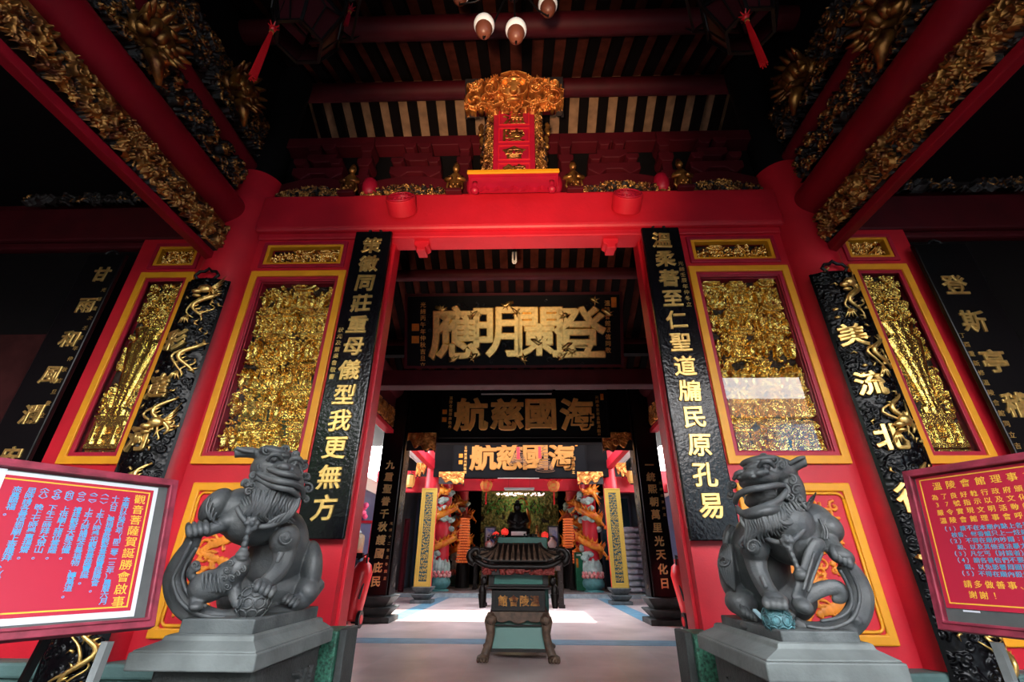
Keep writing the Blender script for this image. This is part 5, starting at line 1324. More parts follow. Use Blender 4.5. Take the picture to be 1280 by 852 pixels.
# ------------------------------------------------------------------ dragon columns of the shrine
DR_O = mat('orange_yellow_dragon', (.88, .36, .03), .4, noise=.5, nscale=6, var=(.75, .12, .01)); CLOUD = mat('pale_teal_cloud', (.5, .66, .62), .5, noise=.45, nscale=5); LOTUS = mat('pink_lotus_petals', (.75, .12, .14), .5, noise=.5, nscale=8, var=(.8, .5, .45)); TEALBALL = mat('sea_green_base', (.1, .3, .3), .4, noise=.3)
def dragon_column(x, y, s, label, rr=.31, front=True):
    z0 = FZ+.13
    t = thing('dragon_column', (x, y, z0), label, 'dragon column', 'painted dragon columns of the shrine')
    b = MB(); b.cyl((x, y, .75), (x, y, 6.2), rr, rr, 32); b.build('shaft', RED, t, smooth=True, auto=40)
    b = MB(); b.lathe([(rr*1.25, 0), (rr*1.25, .06), (rr*.95, .09), (rr*1.35, .2), (rr*1.45, .32), (rr*1.25, .45), (rr*1.1, .5)], (x, y, z0), 28); b.build('drum_base', TEALBALL, t, smooth=True, auto=40)
    b = MB()
    for row in range(2):
        for k in range(14):
            a = (k+.5*row)*2*math.pi/14; b.ball((x+rr*1.22*math.cos(a), y+rr*1.22*math.sin(a), z0+.55+.1*row), (.075, .075, .085), sub=2)
    b.build('lotus_ring', LOTUS, t, smooth=True)
    b = MB(); R = random.Random(3)
    for k in range(16):
        a = k*2*math.pi/16; h = R.uniform(.35, .6); b.ball((x+rr*.98*math.cos(a), y+rr*.98*math.sin(a), z0+.66+h*.4), (.1, .1, h*.6))
    for k in range(22):
        a, z = R.uniform(0, 6.28), z0+R.uniform(1.2, 3.7)
        for q in range(4): b.ball((x+(rr+.05)*math.cos(a+q*.17), y+(rr+.05)*math.sin(a+q*.17), z+R.uniform(-.06, .06)), (.13, .13, .1), sub=2)
    b.build('clouds', CLOUD, t, smooth=True)
    b = MB(); n = 90; P = []
    for i in range(n+1):
        u = i/n; a = -math.pi/2+s*(u*4.3*math.pi)+math.pi; q = rr+.1+.05*math.sin(u*40)
        P.append(Vector((x+q*math.cos(a), y+q*math.sin(a), z0+1.1+2.5*u)))
    b.tube(P, [.05+.13*math.sin(math.pi*min(1, .1+u*.85)) for u in [i/n for i in range(n+1)]], 10, up=(0, 0, 1))
    for i in range(3, n-2, 2):
        d = Vector((P[i].x-x, P[i].y-y, .12)).normalized(); b.cyl(P[i]+d*.1+Vector((0, 0, .08)), P[i]+d*.25+Vector((0, 0, .22)), .06, .004, 5)
    for i in (14, 34, 55, 74):
        d = Vector((P[i].x-x, P[i].y-y, 0)).normalized(); c = P[i]+d*.12
        b.tube([P[i], c+Vector((0, 0, -.08)), c+d*.1+Vector((0, 0, -.2))], [.07, .06, .05], 8)
        for q in range(5):
            sd = d.cross(Vector((0, 0, 1)))*(q-2)*.06; b.tube([c+d*.1+Vector((0, 0, -.2)), c+d*.17+sd+Vector((0, 0, -.24)), c+d*.14+sd*1.5+Vector((0, 0, -.36))], [.03, .026, .004], 5)
    # head, turned towards the altar axis
    hd = Vector((x+-s*0-.0, y-.55, z0+3.75)); tx = Vector((1 if x < 0 else -1, -.35, 0)).normalized()
    b.tube([P[-1], P[-1]+Vector((0, -.2, .22)), hd+Vector((0, .1, .05))], [.11, .13, .13], 10)
    b.ball(hd, (.2, .17, .16)); b.ball(hd+tx*.2+Vector((0, 0, -.02)), (.15, .11, .08)); b.ball(hd+tx*.17+Vector((0, 0, -.15)), (.13, .09, .045)); b.ball(hd+tx*.32+Vector((0, 0, .03)), .06)
    for q in range(9):
        a = q*.5-2.; b.tube([hd-tx*.08, hd-tx*.25+Vector((0, 0, .22*math.sin(a))), hd-tx*(.45+.12*math.cos(a))+Vector((0, .03*q, .6*math.sin(a)))], [.08, .065, .004], 6)
    for q in (-1, 1): b.tube([hd+Vector((0, q*.07, .1)), hd+Vector((0, q*.1, .3))-tx*.1, hd+Vector((0, q*.14, .42))-tx*.25], [.04, .03, .004], 6)
    b.tube([hd+tx*.3, hd+tx*.45+Vector((0, 0, .12)), hd+tx*.4+Vector((0, 0, .3))], [.02, .016, .003], 5)
    b.build('coiled_dragon', DR_O, t, smooth=True)
for px, y, s, l in ((551, 20.3, 1, 'red column wound with a yellow dragon, front left of the shrine'), (740, 20.3, -1, 'red column wound with a yellow dragon, front right of the shrine'), (574, 24.3, 1, 'red column wound with a yellow dragon, set back on the left of the shrine'), (719, 24.3, -1, 'red column wound with a yellow dragon, set back on the right of the shrine')):
    dragon_column(at(px, 700, y).x, y, s, l)

# ------------------------------------------------------------------ incense furnace in the middle of the hall
Y0 = 7.05
cx = at(648, 780, Y0).x
t = thing('incense_furnace', (cx, Y0+.4, FZ), 'carved dark incense furnace with ribbed roof and lion-foot legs in the hall', 'incense furnace')
zat = lambda py: at(648, py, Y0).z
for sx in (-1, 1):
    for yy, nm in ((Y0+.02, 0), (Y0+.85, 1)):
        b = MB(); o = -1 if nm == 0 else 1
        b.tube([(cx+sx*.36, yy, zat(767)), (cx+sx*.385, yy+o*.03, zat(776)), (cx+sx*.37, yy+o*.02, zat(792)), (cx+sx*.395, yy+o*.02, zat(806)), (cx+sx*.44, yy+o*.05, zat(819)), (cx+sx*.455, yy+o*.06, FZ+.03)], [.06, .075, .055, .052, .058, .066], 12)
        b.ball((cx+sx*.37, yy+o*.05, zat(774)), (.085, .075, .07)); b.ball((cx+sx*.46, yy+o*.07, FZ+.045), (.085, .1, .045))
        for q in range(4): b.ball((cx+sx*.46+(q-1.5)*.038, yy+o*.14, FZ+.03), (.022, .045, .03))
        for q in range(5): b.tube([(cx+sx*(.37+.03*math.cos(a*.8+q)), yy+o*(.11), zat(774)+.05*math.sin(a*.8+q)) for a in range(6)], .009, 5)
        b.build('leg', WOOD, t, smooth=True)
n = 30; P = [(-.36, zat(764))]+[(-.36+.72*k/n, zat(772)-.035*abs(math.sin(k/n*math.pi*3))-.03*math.sin(k/n*math.pi)) for k in range(n+1)]+[(.36, zat(764))]
for yy in (Y0-.03, Y0+.86):
    b = MB(); b.prism(P, yy, yy+.05, Matrix.Translation((cx, 0, 0))); b.build('scalloped_apron', WOOD, t, bevel=.008)
b = MB(); b.box((cx-.37, Y0, zat(764)), (cx+.37, Y0+.85, zat(737))); b.build('inscribed_box', LACQ_FLAT, t, bevel=.01)
b = MB(); b.frame(cx-.36, cx+.36, zat(763), zat(738), .03, Y0-.015, Y0+.01); b.build('box_frame', DARKWOOD, t)
glyph_sets([(ch, Matrix.Translation((cx+x, Y0-.006, zat(750.5))) @ SC(.135), .06, .012, .012, 3) for ch, x in zip('館會陵溫', (-.215, -.065, .085, .225))], 'lettering', GOLD_OLD_SHADED, t)
b = MB(); b.box((cx-.46, Y0-.06, zat(736)), (cx+.46, Y0+.9, zat(733))); b.box((cx-.4, Y0-.03, zat(733)), (cx+.4, Y0+.87, zat(730))); b.build('table_ledge', DARKWOOD, t, bevel=.008)
b = MB(); b.box((cx-.34, Y0+.05, zat(731)), (cx+.34, Y0+.8, zat(716))); b.build('teal_chest', TEAL, t)
b = MB()
for sx in (-1, 1):
    for yy in (Y0, Y0+.8): b.box((cx+sx*.38-.035, yy, zat(732)), (cx+sx*.38+.035, yy+.06, zat(714)))
    b.ball((cx+sx*.5, Y0+.02, zat(739)), (.05, .05, .1)); b.ball((cx+sx*.48, Y0+.02, zat(726)), (.05, .04, .06)); b.tube([(cx+sx*.5, Y0+.02, zat(742)), (cx+sx*.5, Y0+.02, zat(760))], [.06, .035], 10)
b.box((cx-.42, Y0-.02, zat(715.5)), (cx+.42, Y0+.86, zat(712)))
b.build('corner_posts', DARKWOOD, t, smooth=False)
# curved ribbed roof
b = MB(); bt = MB()
def roofp(u, v):   # u -1..1 across, v 0 eave ..1 ridge
    w = max(0, abs(u)-.62)/.38
    x = math.copysign(.32*min(abs(u)/.62, 1)+.03*(1-v)*min(abs(u)/.62, 1)+.27*w*(1-v)**2, u)
    z = zat(703)+.10*w**2*(1-v)**2+(zat(680)-zat(703))*(v**1.05); y = Y0-.12+.34*v
    return Vector((cx+x, y, z))
NU, NV = 26, 8
for yy, f in ((0, 1), (1, -1)):
    g = [[bt.bm.verts.new(Vector((p.x, p.y if f > 0 else 2*(Y0+.42)-p.y, p.z))) for p in [roofp(-1+2*i/NU, j/NV) for i in range(NU+1)]] for j in range(NV+1)]
    for j in range(NV):
        for i in range(NU): bt.bm.faces.new((g[j][i], g[j][i+1], g[j+1][i+1], g[j+1][i]))
o = bt.build('roof_boards', DARKWOOD, t, smooth=True); md = o.modifiers.new('t', 'SOLIDIFY'); md.thickness = .03
for k in range(15):
    u = -1+2*k/14
    for f in (1, -1):
        b.tube([Vector((p.x, p.y if f > 0 else 2*(Y0+.42)-p.y, p.z+.012)) for p in [roofp(u, j/6) for j in range(7)]], [.034-.012*j/6 for j in range(7)], 8)
b.build('roof_ribs', WOOD, t, smooth=True)
b = MB()
for sx in (-1, 1):
    for yy in (Y0-.12, Y0+.96):
        b.tube([(cx+sx*(.64+.09*math.sin(a*.7)*(1-.05*a)-.03), yy, zat(703)+.02*a*.6+.06*(1-math.cos(a*.7))) for a in range(9)], [.055-.004*a for a in range(9)], 8)
    b.tube([Vector((0, 0, .015))+roofp(sx, q/6) for q in range(7)], .028, 8)
b.tube([p+Vector((0, 0, -.05)) for p in [roofp(-1+i/10, 0) for i in range(21)]], .035, 8)
b.build('eave_scrolls', DARKWOOD, t, smooth=True)
relief('eave_carving', 1.0, .13, 120, 20, scroll_relief(231, .06, .5), [mat('dull_red_carving', (.2, .02, .015), .6), GROUND_BLACK], t, Matrix.Translation((cx, Y0-.1, zat(711.5))), .04, .25)
b = MB()
v = [b.bm.verts.new((cx+x, y, z)) for z, q, ya, yb in ((zat(773), .30, Y0+.1, Y0+.75), (.27, .37, Y0+.03, Y0+.82)) for x, y in ((-q, ya), (q, ya), (q, yb), (-q, yb))]
for q in ((0, 1, 5, 4), (1, 2, 6, 5), (2, 3, 7, 6), (3, 0, 4, 7), (0, 3, 2, 1), (4, 5, 6, 7)): b.bm.faces.new([v[k] for k in q])
b.build('teal_skirt', TEAL, t); b = MB(); b.box((cx-.33, Y0+.03, zat(782)-.008), (cx+.33, Y0+.06, zat(782)+.008)); b.box((cx-.4, Y0+.0, .25), (cx+.4, Y0+.85, .285)); b.build('skirt_rails', DARKWOOD, t)
b = MB(); b.box((cx-.35, Y0+.98, .5), (cx+.46, Y0+1.03, at(648, 671, Y0+1).z)); b.build('rear_screen', TEAL, t, bevel=.01)

# ------------------------------------------------------------------ altar tables and what stands on them
def altar_table(y, px0, px1, pytop, label, dep=.7):
    a, c = at(px0, pytop, y), at(px1, pytop, y); zt = a.z
    t = thing('altar_table', ((a.x+c.x)/2, y, FZ), label, 'altar table', 'dark carved altar tables')
    b = MB(); b.box((a.x, y, zt-.08), (c.x, y+dep, zt)); b.tube([(a.x, y+.3, zt-.03), (a.x-.12, y+.3, zt+.03), (a.x-.1, y+.3, zt+.14)], [.06, .06, .03], 8); b.tube([(c.x, y+.3, zt-.03), (c.x+.12, y+.3, zt+.03), (c.x+.1, y+.3, zt+.14)], [.06, .06, .03], 8); b.build('table_top', DARKWOOD, t, bevel=.01)
    fz = FZ+(.13 if y > 18.7 else 0)
    for x in (a.x+.09, c.x-.09):
        for yy in (y+.06, y+dep-.1):
            b = MB(); b.box((x-.06, yy-.05, fz+.05), (x+.06, yy+.05, zt-.08)); b.box((x-.09, yy-.07, fz), (x+.09, yy+.07, fz+.09))
            for q in range(6): b.ball((x, yy-.055, fz+.25+q*.2), .03, sub=1)
            b.build('leg', DARKWOOD, t, bevel=.008)
    relief('apron_carving', c.x-a.x-.2, .3, 150, 24, scroll_relief(int(y), .1, .5), [mat('dark_brown_carving', (.06, .025, .02), .5) if 'dark_brown_carving' not in bpy.data.materials else bpy.data.materials['dark_brown_carving'], GROUND_BLACK], t, Matrix.Translation(((a.x+c.x)/2, y, zt-.24)), .05, .3)
    return a.x, c.x, zt
altar_table(14.7, 601, 704, 694, 'dark carved altar table in the courtyard behind the furnace')
xa, xb, zt = altar_table(21.5, 592, 716, 684, 'long dark altar table before the shrine curtain')
YA = 21.6
def standing(px, py, y): return at(px, py, y)
for (px, py0, py1, px1, l) in ((605, 658, 682, 620, 'framed portrait on the left of the altar'), (685, 657, 682, 698, 'framed portrait on the right of the altar')):
    a, c = at(px, py1, YA+.3), at(px1, py0, YA+.3); a.z = zt
    t = thing('picture_frame', ((a.x+c.x)/2, YA+.3, zt), l, 'picture frame', 'framed portraits on the altar')
    b = MB(); b.frame(a.x, c.x, a.z, c.z, .06, YA+.27, YA+.31); b.build('frame', mat('dark_frame', (.03, .035, .04), .4) if 'dark_frame' not in bpy.data.materials else bpy.data.materials['dark_frame'], t)
    b = MB(); b.box((a.x+.05, YA+.295, a.z+.05), (c.x-.05, YA+.305, c.z-.05)); b.build('picture', mat('blue_picture', (.06, .13, .45), .4, noise=.6, nscale=4, var=(.5, .5, .45)) if 'blue_picture' not in bpy.data.materials else bpy.data.materials['blue_picture'], t)
RLAMP = mat('lit_red_lotus', (.8, .02, .02), .3, emit=(1, .05, .03), estr=.55)
for px, py, r, l in ((620, 668, .16, 'round red lotus lamp by the left portrait'), (631, 664, .17, 'taller red lotus lamp left of the statue'), (681, 668, .16, 'round red lotus lamp by the right portrait')):
    c = at(px, py, YA+.1); t = thing('lotus_lamp', (c.x, YA+.1, zt), l, 'lamp', 'red lotus lamps on the altar')
    b = MB()
    b.ball((c.x, YA+.1, c.z), (r*.6, r*.6, r*.9))
    for k in range(8): a = k*.785; b.ball((c.x+r*.55*math.cos(a), YA+.1+r*.55*math.sin(a), c.z-.02), (r*.45, r*.45, r*.75))
    b.build('petals', RLAMP, t, smooth=True)
    b = MB(); b.lathe([(.12, 0), (.04, .05), (.03, max(.06, c.z-zt-r))], (c.x, YA+.1, zt), 12); b.build('stand', GOLD_OLD_SHADED, t, smooth=True)
def bottle(px, pyt, pyb, r, m, label, cap):
    a = at(px, pyt, YA+.05); h = a.z-zt
    t = thing('vase', (a.x, YA+.05, zt), label, 'vase')
    b = MB(); b.lathe([(r*.6, 0), (r*.95, h*.2), (r, h*.45), (r*.55, h*.68), (r*.35, h*.8), (r*.5, h*.9)], (a.x, YA+.05, zt), 16); b.build('body', m, t, smooth=True)
    b = MB(); b.lathe([(r*.45, 0), (r*.5, h*.05), (r*.2, h*.12)], (a.x, YA+.05, zt+h*.9), 12); b.build('stopper', cap, t, smooth=True)
bottle(611, 672, 690, .17, mat('red_white_vase', (.6, .03, .04), .3, noise=.6, nscale=5, var=(.7, .6, .55)), 'red and white vase by the left portrait', WHITE)
bottle(690, 670, 690, .2, mat('pink_white_vase', (.75, .55, .5), .3), 'pale pink vase by the right portrait', VERDIGRIS)
bottle(671, 656, 672, .15, GOLD_OLD_SHADED, 'gilt bottle right of the statue', GOLD_OLD_SHADED)
# silk flower garlands along the table
b = MB(); R = random.Random(2)
for px in (616, 624, 661, 667):
    c = at(px, 672, YA-.1)
    for q in range(26): b.ball(c+Vector((R.uniform(-.22, .22), R.uniform(-.1, .1), R.uniform(-.12, .14))), R.uniform(.03, .06), sub=1)
o = b.build('dark_garland', mat('dark_garland_leaves', (.02, .03, .03), .7)); tag(o, 'dark leafy garland draped along the altar table edge', 'garland')
# seated statue
c = at(649, 664, 23.2); t = thing('seated_statue', (c.x, 23.2, 1.6), 'black silhouette of a seated statue before the green altar curtain', 'statue')
b = MB(); zz = at(649, 668, 23.2).z
b.lathe([(.5, 0), (.46, .1), (.4, .5), (.3, .9), (.15, 1.05)], (c.x-.05, 23.2, zz), 20, 1, .6); b.ball((c.x-.08, 23.15, zz+1.22), (.2, .2, .24)); b.ball((c.x-.08, 23.15, zz+1.47), (.12, .12, .1)); b.cyl((c.x-.08, 23.15, zz+1.36), (c.x-.08, 23.15, zz+1.4), .27, .25, 16)
for s in (-1, 1): b.tube([(c.x-.05+s*.28, 23.15, zz+.95), (c.x-.05+s*.42, 23.0, zz+.6), (c.x-.05+s*.1, 22.8, zz+.45)], [.13, .12, .08], 10); b.ball((c.x-.05+s*.3, 22.95, zz+.15), (.25, .3, .17))
b.build('robed_body', mat('blackened_bronze', (.006, .006, .007), .4), t, smooth=True)
b = MB(); b.box((c.x-.8, 22.7, FZ+.13), (c.x+.75, 23.7, zz)); b.build('throne', BLACK, t)
b = MB(); P = [(c.x+.12+.28*math.cos(a*.35), 23.45, zz+1.35+.34*math.sin(a*.35)) for a in range(10)]; b.tube(P, .04, 8); b.tube([(c.x+.4, 23.4, zz+1.2), (c.x+.5, 23.3, zz+.6), (c.x+.4, 23.2, zz)], [.05, .09, .05], 8); b.build('halo_ribbon', ORANGE, t, smooth=True)
a, d = at(639, 669, 22.2), at(658, 664, 22.2)
t = thing('name_plate', ((a.x+d.x)/2, 22.2, zt), 'dark desk plate with a white label, in front of the statue', 'plate')
b = MB(); b.box((a.x-.15, 22.2, zt), (d.x+.15, 22.35, d.z+.12)); b.build('plate', BLACK, t, bevel=.01); b = MB(); b.box((a.x, 22.185, a.z), (d.x, 22.2, d.z)); b.build('white_label', WHITE, t)

# curtain, leaf screens and fairy lights behind
a, d = at(600, 690, 25.5), at(697, 612, 25.5); a.z = FZ+.13
curt = relief('altar_curtain', d.x-a.x, d.z-a.z, 160, 120, scroll_relief(240, .22, .4), [CLOTH_GREEN, GROUND_BLACK], None, Matrix.Translation(((a.x+d.x)/2, 25.5, (a.z+d.z)/2)), .12, .1)
tag(curt, 'dull green and gold embroidered curtain behind the statue', 'curtain')
b = MB(); R = random.Random(9)
for q in range(190):
    x = R.uniform(-1, 1); c = Vector((at(645, 640, 25).x+x*1.55, 25.34, at(645, 630, 25).z+R.uniform(-.25, .4)-.15*abs(x)))
    u = Vector((R.uniform(-1, 1), -.3, R.uniform(-1, .4))).normalized()*.2; b.tube([c, c+u*.5, c+u], [.01, .045, .002], 5, .3)
tag(b.build('leaf_canopy', mat('green_lit_leaves', (.08, .3, .06), .6), smooth=True), 'green leafy canopy over the altar statue', 'leaves', kind='stuff')
b = MB(); R = random.Random(4)
for q in range(60): b.ball(at(620+60*R.random(), 617.5+R.uniform(-1.6, 1.6), 25.36), (.05, .03, .04), sub=1)
tag(b.build('fairy_lights', mat('lit_fairy_light', (1, .8, .8), .4, emit=(1, .7, .7), estr=1.6)), 'row of pinkish fairy lights over the altar curtain', 'string lights', kind='stuff')
for px, l in ((579, 'left'), (712, 'right')):
    for q, dx in enumerate((0,)):
        c = at(px, 700, 23.0); t = thing('light_pagoda', (c.x, 23, FZ+.13), 'glowing orange tower of small lamps, %s of the altar' % l, 'lamp tower', 'glowing lamp towers by the altar')
        b = MB(); b.lathe([(.32, 0), (.3, .9), (.27, 1.0)], (c.x, 23, FZ+.13), 16); b.build('pedestal', DARKWOOD, t)
        b = MB()
        for k in range(17):
            z = FZ+1.15+.115*k; q2 = .27-.006*k
            for i in range(12): a2 = i*.5236+.26*(k % 2); b.box((c.x+q2*math.cos(a2)-.05, 23+q2*math.sin(a2)-.05, z), (c.x+q2*math.cos(a2)+.05, 23+q2*math.sin(a2)+.05, z+.07))
        b.build('lamp_tiers', mat('lit_orange_niche', (.8, .25, .08), .5, emit=(1, .22, .05), estr=.32) if 'lit_orange_niche' not in bpy.data.materials else bpy.data.materials['lit_orange_niche'], t)
        b = MB(); b.cyl((c.x, 23, FZ+1.1), (c.x, 23, FZ+3.2), .2, .12, 12); b.lathe([(.3, 0), (.2, .1), (.06, .2), (.02, .35)], (c.x, 23, FZ+3.1), 14); b.build('core_and_finial', mat('dull_red_gilt', (.35, .05, .02), .5) if 'dull_red_gilt' not in bpy.data.materials else bpy.data.materials['dull_red_gilt'], t)
al = bpy.data.lights.new('added_altar_glow', 'POINT'); al.energy = 45; al.color = (1, .8, .5); al.shadow_soft_size = .3  # added point light with no fixture, brightening the altar curtain and leaves
o = bpy.data.objects.new('added_altar_glow', al); COL.objects.link(o); o.location = at(645, 622, 24.4)
# little red palace lanterns
for px, y, l in ((608, 18.9, 'left'), (692, 18.9, 'right')):
    c = at(px, 606, y); t = thing('red_lantern', c, 'small red and gold palace lantern, %s of the altar' % l, 'lantern', 'small red palace lanterns')
    b = MB(); b.lathe([(.12, -.26), (.2, -.18), (.26, .02), (.2, .16), (.12, .2)], c, 6); b.build('body', mat('red_lantern_silk', (.6, .03, .02), .5, noise=.5, nscale=8, var=(.5, .3, .05), emit=(1, .12, .04), estr=.12) if 'red_lantern_silk' not in bpy.data.materials else bpy.data.materials['red_lantern_silk'], t)
    b = MB()
    for k in range(6): a2 = k*1.047; b.tube([c+Vector((.2*math.cos(a2), .2*math.sin(a2), .16)), c+Vector((.34*math.cos(a2), .34*math.sin(a2), .2)), c+Vector((.36*math.cos(a2), .36*math.sin(a2), .36))], [.04, .03, .01], 6)
    b.build('crown_tips', PLASTIC_RED, t, smooth=True)
    b = MB(); b.tube([c+Vector((0, 0, -.26)), c+Vector((0, 0, -.75))], [.02, .035], 6); b.build('tassel', PLASTIC_RED, t)
    b = MB(); b.cyl(c+Vector((0, 0, .2)), Vector((c.x, c.y, 6.2)), .008, .008, 5); b.build('cord', IRON, t)
# yellow lanterns in the side aisles
for px, py, l in ((513, 601, 'left'), (790, 596, 'right')):
    c = at(px, py, 16.35); t = thing('yellow_lantern', c, 'small glowing yellow lantern hanging beyond the %s black column' % l, 'lantern', 'small yellow lanterns')
    b = MB(); b.lathe([(.1, -.22), (.15, -.14), (.17, .05), (.13, .2)], c, 8); b.build('body', mat('lit_yellow_silk', (.5, .26, .06), .5, emit=(1, .55, .15), estr=.3) if 'lit_yellow_silk' not in bpy.data.materials else bpy.data.materials['lit_yellow_silk'], t)
    b = MB(); b.cyl(c+Vector((0, 0, .2)), c+Vector((0, 0, .25)), .1, .08, 8); b.cyl(c+Vector((0, 0, -.25)), c+Vector((0, 0, -.22)), .07, .1, 8); b.tube([c+Vector((0, 0, .22)), c+Vector((0, 0, .34)), c+Vector((0, .26, .34))], .012, 6); b.build('caps_and_cord', DARKWOOD, t)
# hanging incense coils in front of the lowest sign
for k, (px, py0, py1, r) in enumerate(((648, 552, 580, .33), (681, 553, 588, .33))):
    a, d = at(px, py0, 15.55), at(px, py1, 15.55); t = thing('incense_coil', d, ('brown hanging incense coil with a red paper tag, left of the pair', 'brown hanging incense coil, right of the pair')[k], 'incense coil', 'hanging incense coils')
    h = a.z-d.z; b = MB(); N = 150
    b.tube([d+Vector((r*(1-.95*i/N)*math.cos(i*.42), r*(1-.95*i/N)*math.sin(i*.42), h*(i/N)**1.3)) for i in range(N+1)], .011, 5); b.build('coil', mat('brown_incense', (.2, .1, .06), .8) if k == 0 else bpy.data.materials['brown_incense'], t)
    b = MB(); b.box((d.x-.05, d.y-.36, d.z+.1), (d.x+.05, d.y-.35, d.z+.5)) if k == 0 else b.box((d.x-.22, d.y-.3, d.z+.35), (d.x-.12, d.y-.29, d.z+.75)); b.build('paper_tag', PLASTIC_RED, t)
    b = MB(); b.cyl(a, Vector((a.x, a.y, 5.95)), .005, .005, 5); b.build('wire', IRON, t)

# ------------------------------------------------------------------ aisles: cabinet, sacks, trolley, urn
a, d = at(721, 733, 21.3), at(738, 690, 21.3); z0 = FZ+.13
t = thing('metal_cabinet', ((a.x+d.x)/2, 21.3, z0), 'green metal cabinet beside the right dragon column', 'cabinet')
b = MB(); b.box((a.x, 21.3, z0), (d.x+.1, 21.9, d.z)); b.build('body', mat('green_enamel', (.01, .16, .08), .35), t, bevel=.015)
b = MB(); b.box((a.x+.03, 21.285, z0+.35), (d.x+.07, 21.3, d.z-.05)); b.build('door', mat('green_enamel_door', (.012, .19, .095), .35), t, bevel=.006)
b = MB(); b.box((a.x+.05, 21.278, d.z-.14), (a.x+.25, 21.285, d.z-.07)); b.build('white_plate', WHITE, t)
b = MB(); b.box((a.x+.03, 21.278, z0+.85), (a.x+.12, 21.285, z0+1.2)); b.build('orange_slip', ORANGE, t)
b = MB(); b.cyl(((a.x+d.x)/2+.05, 21.26, z0+1), ((a.x+d.x)/2+.05, 21.29, z0+1), .03, .03, 10); b.build('lock', GREYMETAL, t)
SACK = mat('grey_white_sackcloth', (.48, .5, .56), .8, noise=.25, nscale=6, bump=.3, bscale=25)
me = None; R = random.Random(11)
rows = []
for col in range(2):
    for k in range(11): rows.append((col, k))
for col, k in rows:
    p = at((793, 806)[col], 732, 19.9); z = FZ+.13+.1+.215*k
    x = p.x+R.uniform(-.03, .03)
    if me is None:
        b = MB(); b.ball((0, 0, 0), (1, 1, 1), sub=4)
        for v in b.bm.verts:
            c = v.co; c.x = math.copysign(abs(c.x)**.55, c.x)*.262; c.y = math.copysign(abs(c.y)**.6, c.y)*.42; c.z = math.copysign(abs(c.z)**.75, c.z)*.108+.008*math.sin(c.x*19)*math.cos(c.y*14)
            if abs(c.x) > .25: c.z *= .5
        o = b.build('rice_sack', SACK, smooth=True); me = o
    else:
        o = me.copy(); COL.objects.link(o)
    o.location = (x, 20.0+.12*col, z); o.rotation_euler = (R.uniform(-.03, .03), R.uniform(-.04, .04), R.uniform(-.12, .12))
    pos = 'lowest' if k == 0 else 'topmost' if k == 10 else ('%s from the floor' % ['', 'second', 'third', 'fourth', 'fifth', 'sixth', 'seventh', 'eighth', 'ninth', 'tenth'][k])
    tag(o, 'plump grey-white sack, %s in the %s stack right of the gilded board' % (pos, ('left', 'right')[col]), 'sack', 'stacked sacks in the right aisle')
# left aisle, seen past the door jamb
p = at(447, 672, 13.6); q = at(447, 693, 13.6)
t = thing('urn', (p.x, 13.6, q.z), 'pale brown urn with a lid on a red stand, left aisle beside the black column', 'urn')
b = MB(); h = at(447, 660, 13.6).z-q.z; b.lathe([(.14, 0), (.19, .06*h), (.2, .6*h), (.17, .75*h), (.1, .8*h)], (p.x, 13.6, q.z), 20); b.build('body', mat('buff_ceramic', (.26, .17, .1), .5, noise=.3), t, smooth=True)
b = MB(); b.lathe([(.11, 0), (.1, .06*h), (.05, .12*h), (.05, .2*h), (.02, .26*h)], (p.x, 13.6, q.z+.8*h), 16); b.build('lid', GREYMETAL, t, smooth=True)
t = thing('red_stand', (p.x, 13.6, FZ), 'red painted wooden stand under the urn in the left aisle', 'stand')
b = MB(); b.box((p.x-.32, 13.3, FZ+.1), (p.x+.3, 13.95, q.z-.05)); b.build('body', RED, t, bevel=.02); b = MB(); b.box((p.x-.36, 13.26, q.z-.05), (p.x+.34, 13.98, q.z)); b.build('top', PLASTIC_RED, t, bevel=.01)
b = MB()
for dx in (-.28, .26):
    for dy in (13.34, 13.9): b.box((p.x+dx-.03, dy-.03, FZ), (p.x+dx+.03, dy+.03, FZ+.12))
b.build('feet', DARKWOOD, t)
# fire trolley: red cylinder leaning on two wheels
def trolley(px, py, y, label, s):
    w = at(px, py, y); x = w.x
    t = thing('extinguisher_trolley', (x, y, FZ), label, 'fire extinguisher', 'wheeled red fire extinguishers')
    b = MB(); b.lathe([(.16, .0), (.2, .04), (.2, .85), (.14, 1.0), (.06, 1.05), (.06, 1.12)], (0, 0, 0), 20); bmesh.ops.transform(b.bm, matrix=Matrix.Translation((x, y, FZ+.13)) @ Matrix.Rotation(s*.16, 4, 'Y'), verts=b.bm.verts); b.build('cylinder', PLASTIC_RED, t, smooth=True, auto=40)
    for dx in (-.24, .2):
        b = MB(); b.cyl((x+dx, y-.1, FZ+.15), (x+dx+.06, y-.1, FZ+.15), .15, .15, 22); o = b.build('wheel', IRON, t); b = MB(); b.cyl((x+dx-.01, y-.1, FZ+.15), (x+dx+.07, y-.1, FZ+.15), .08, .08, 16); b.build('hub', PLASTIC_RED, o)
    b = MB(); b.tube([(x, y, FZ+1.2), (x+s*.2, y-.05, FZ+1.3), (x+s*.24, y-.1, FZ+.9), (x+s*.2, y-.2, FZ+.5)], .02, 8); b.box((x-.1, y-.05, FZ+1.22), (x+.1, y+.05, FZ+1.32)); b.build('hose_and_valve', IRON, t)
trolley(437, 772, 10.2, 'red wheeled extinguisher just inside the left door jamb', 1)
trolley(868, 776, 10.3, 'red wheeled extinguisher just inside the right door jamb', -1)
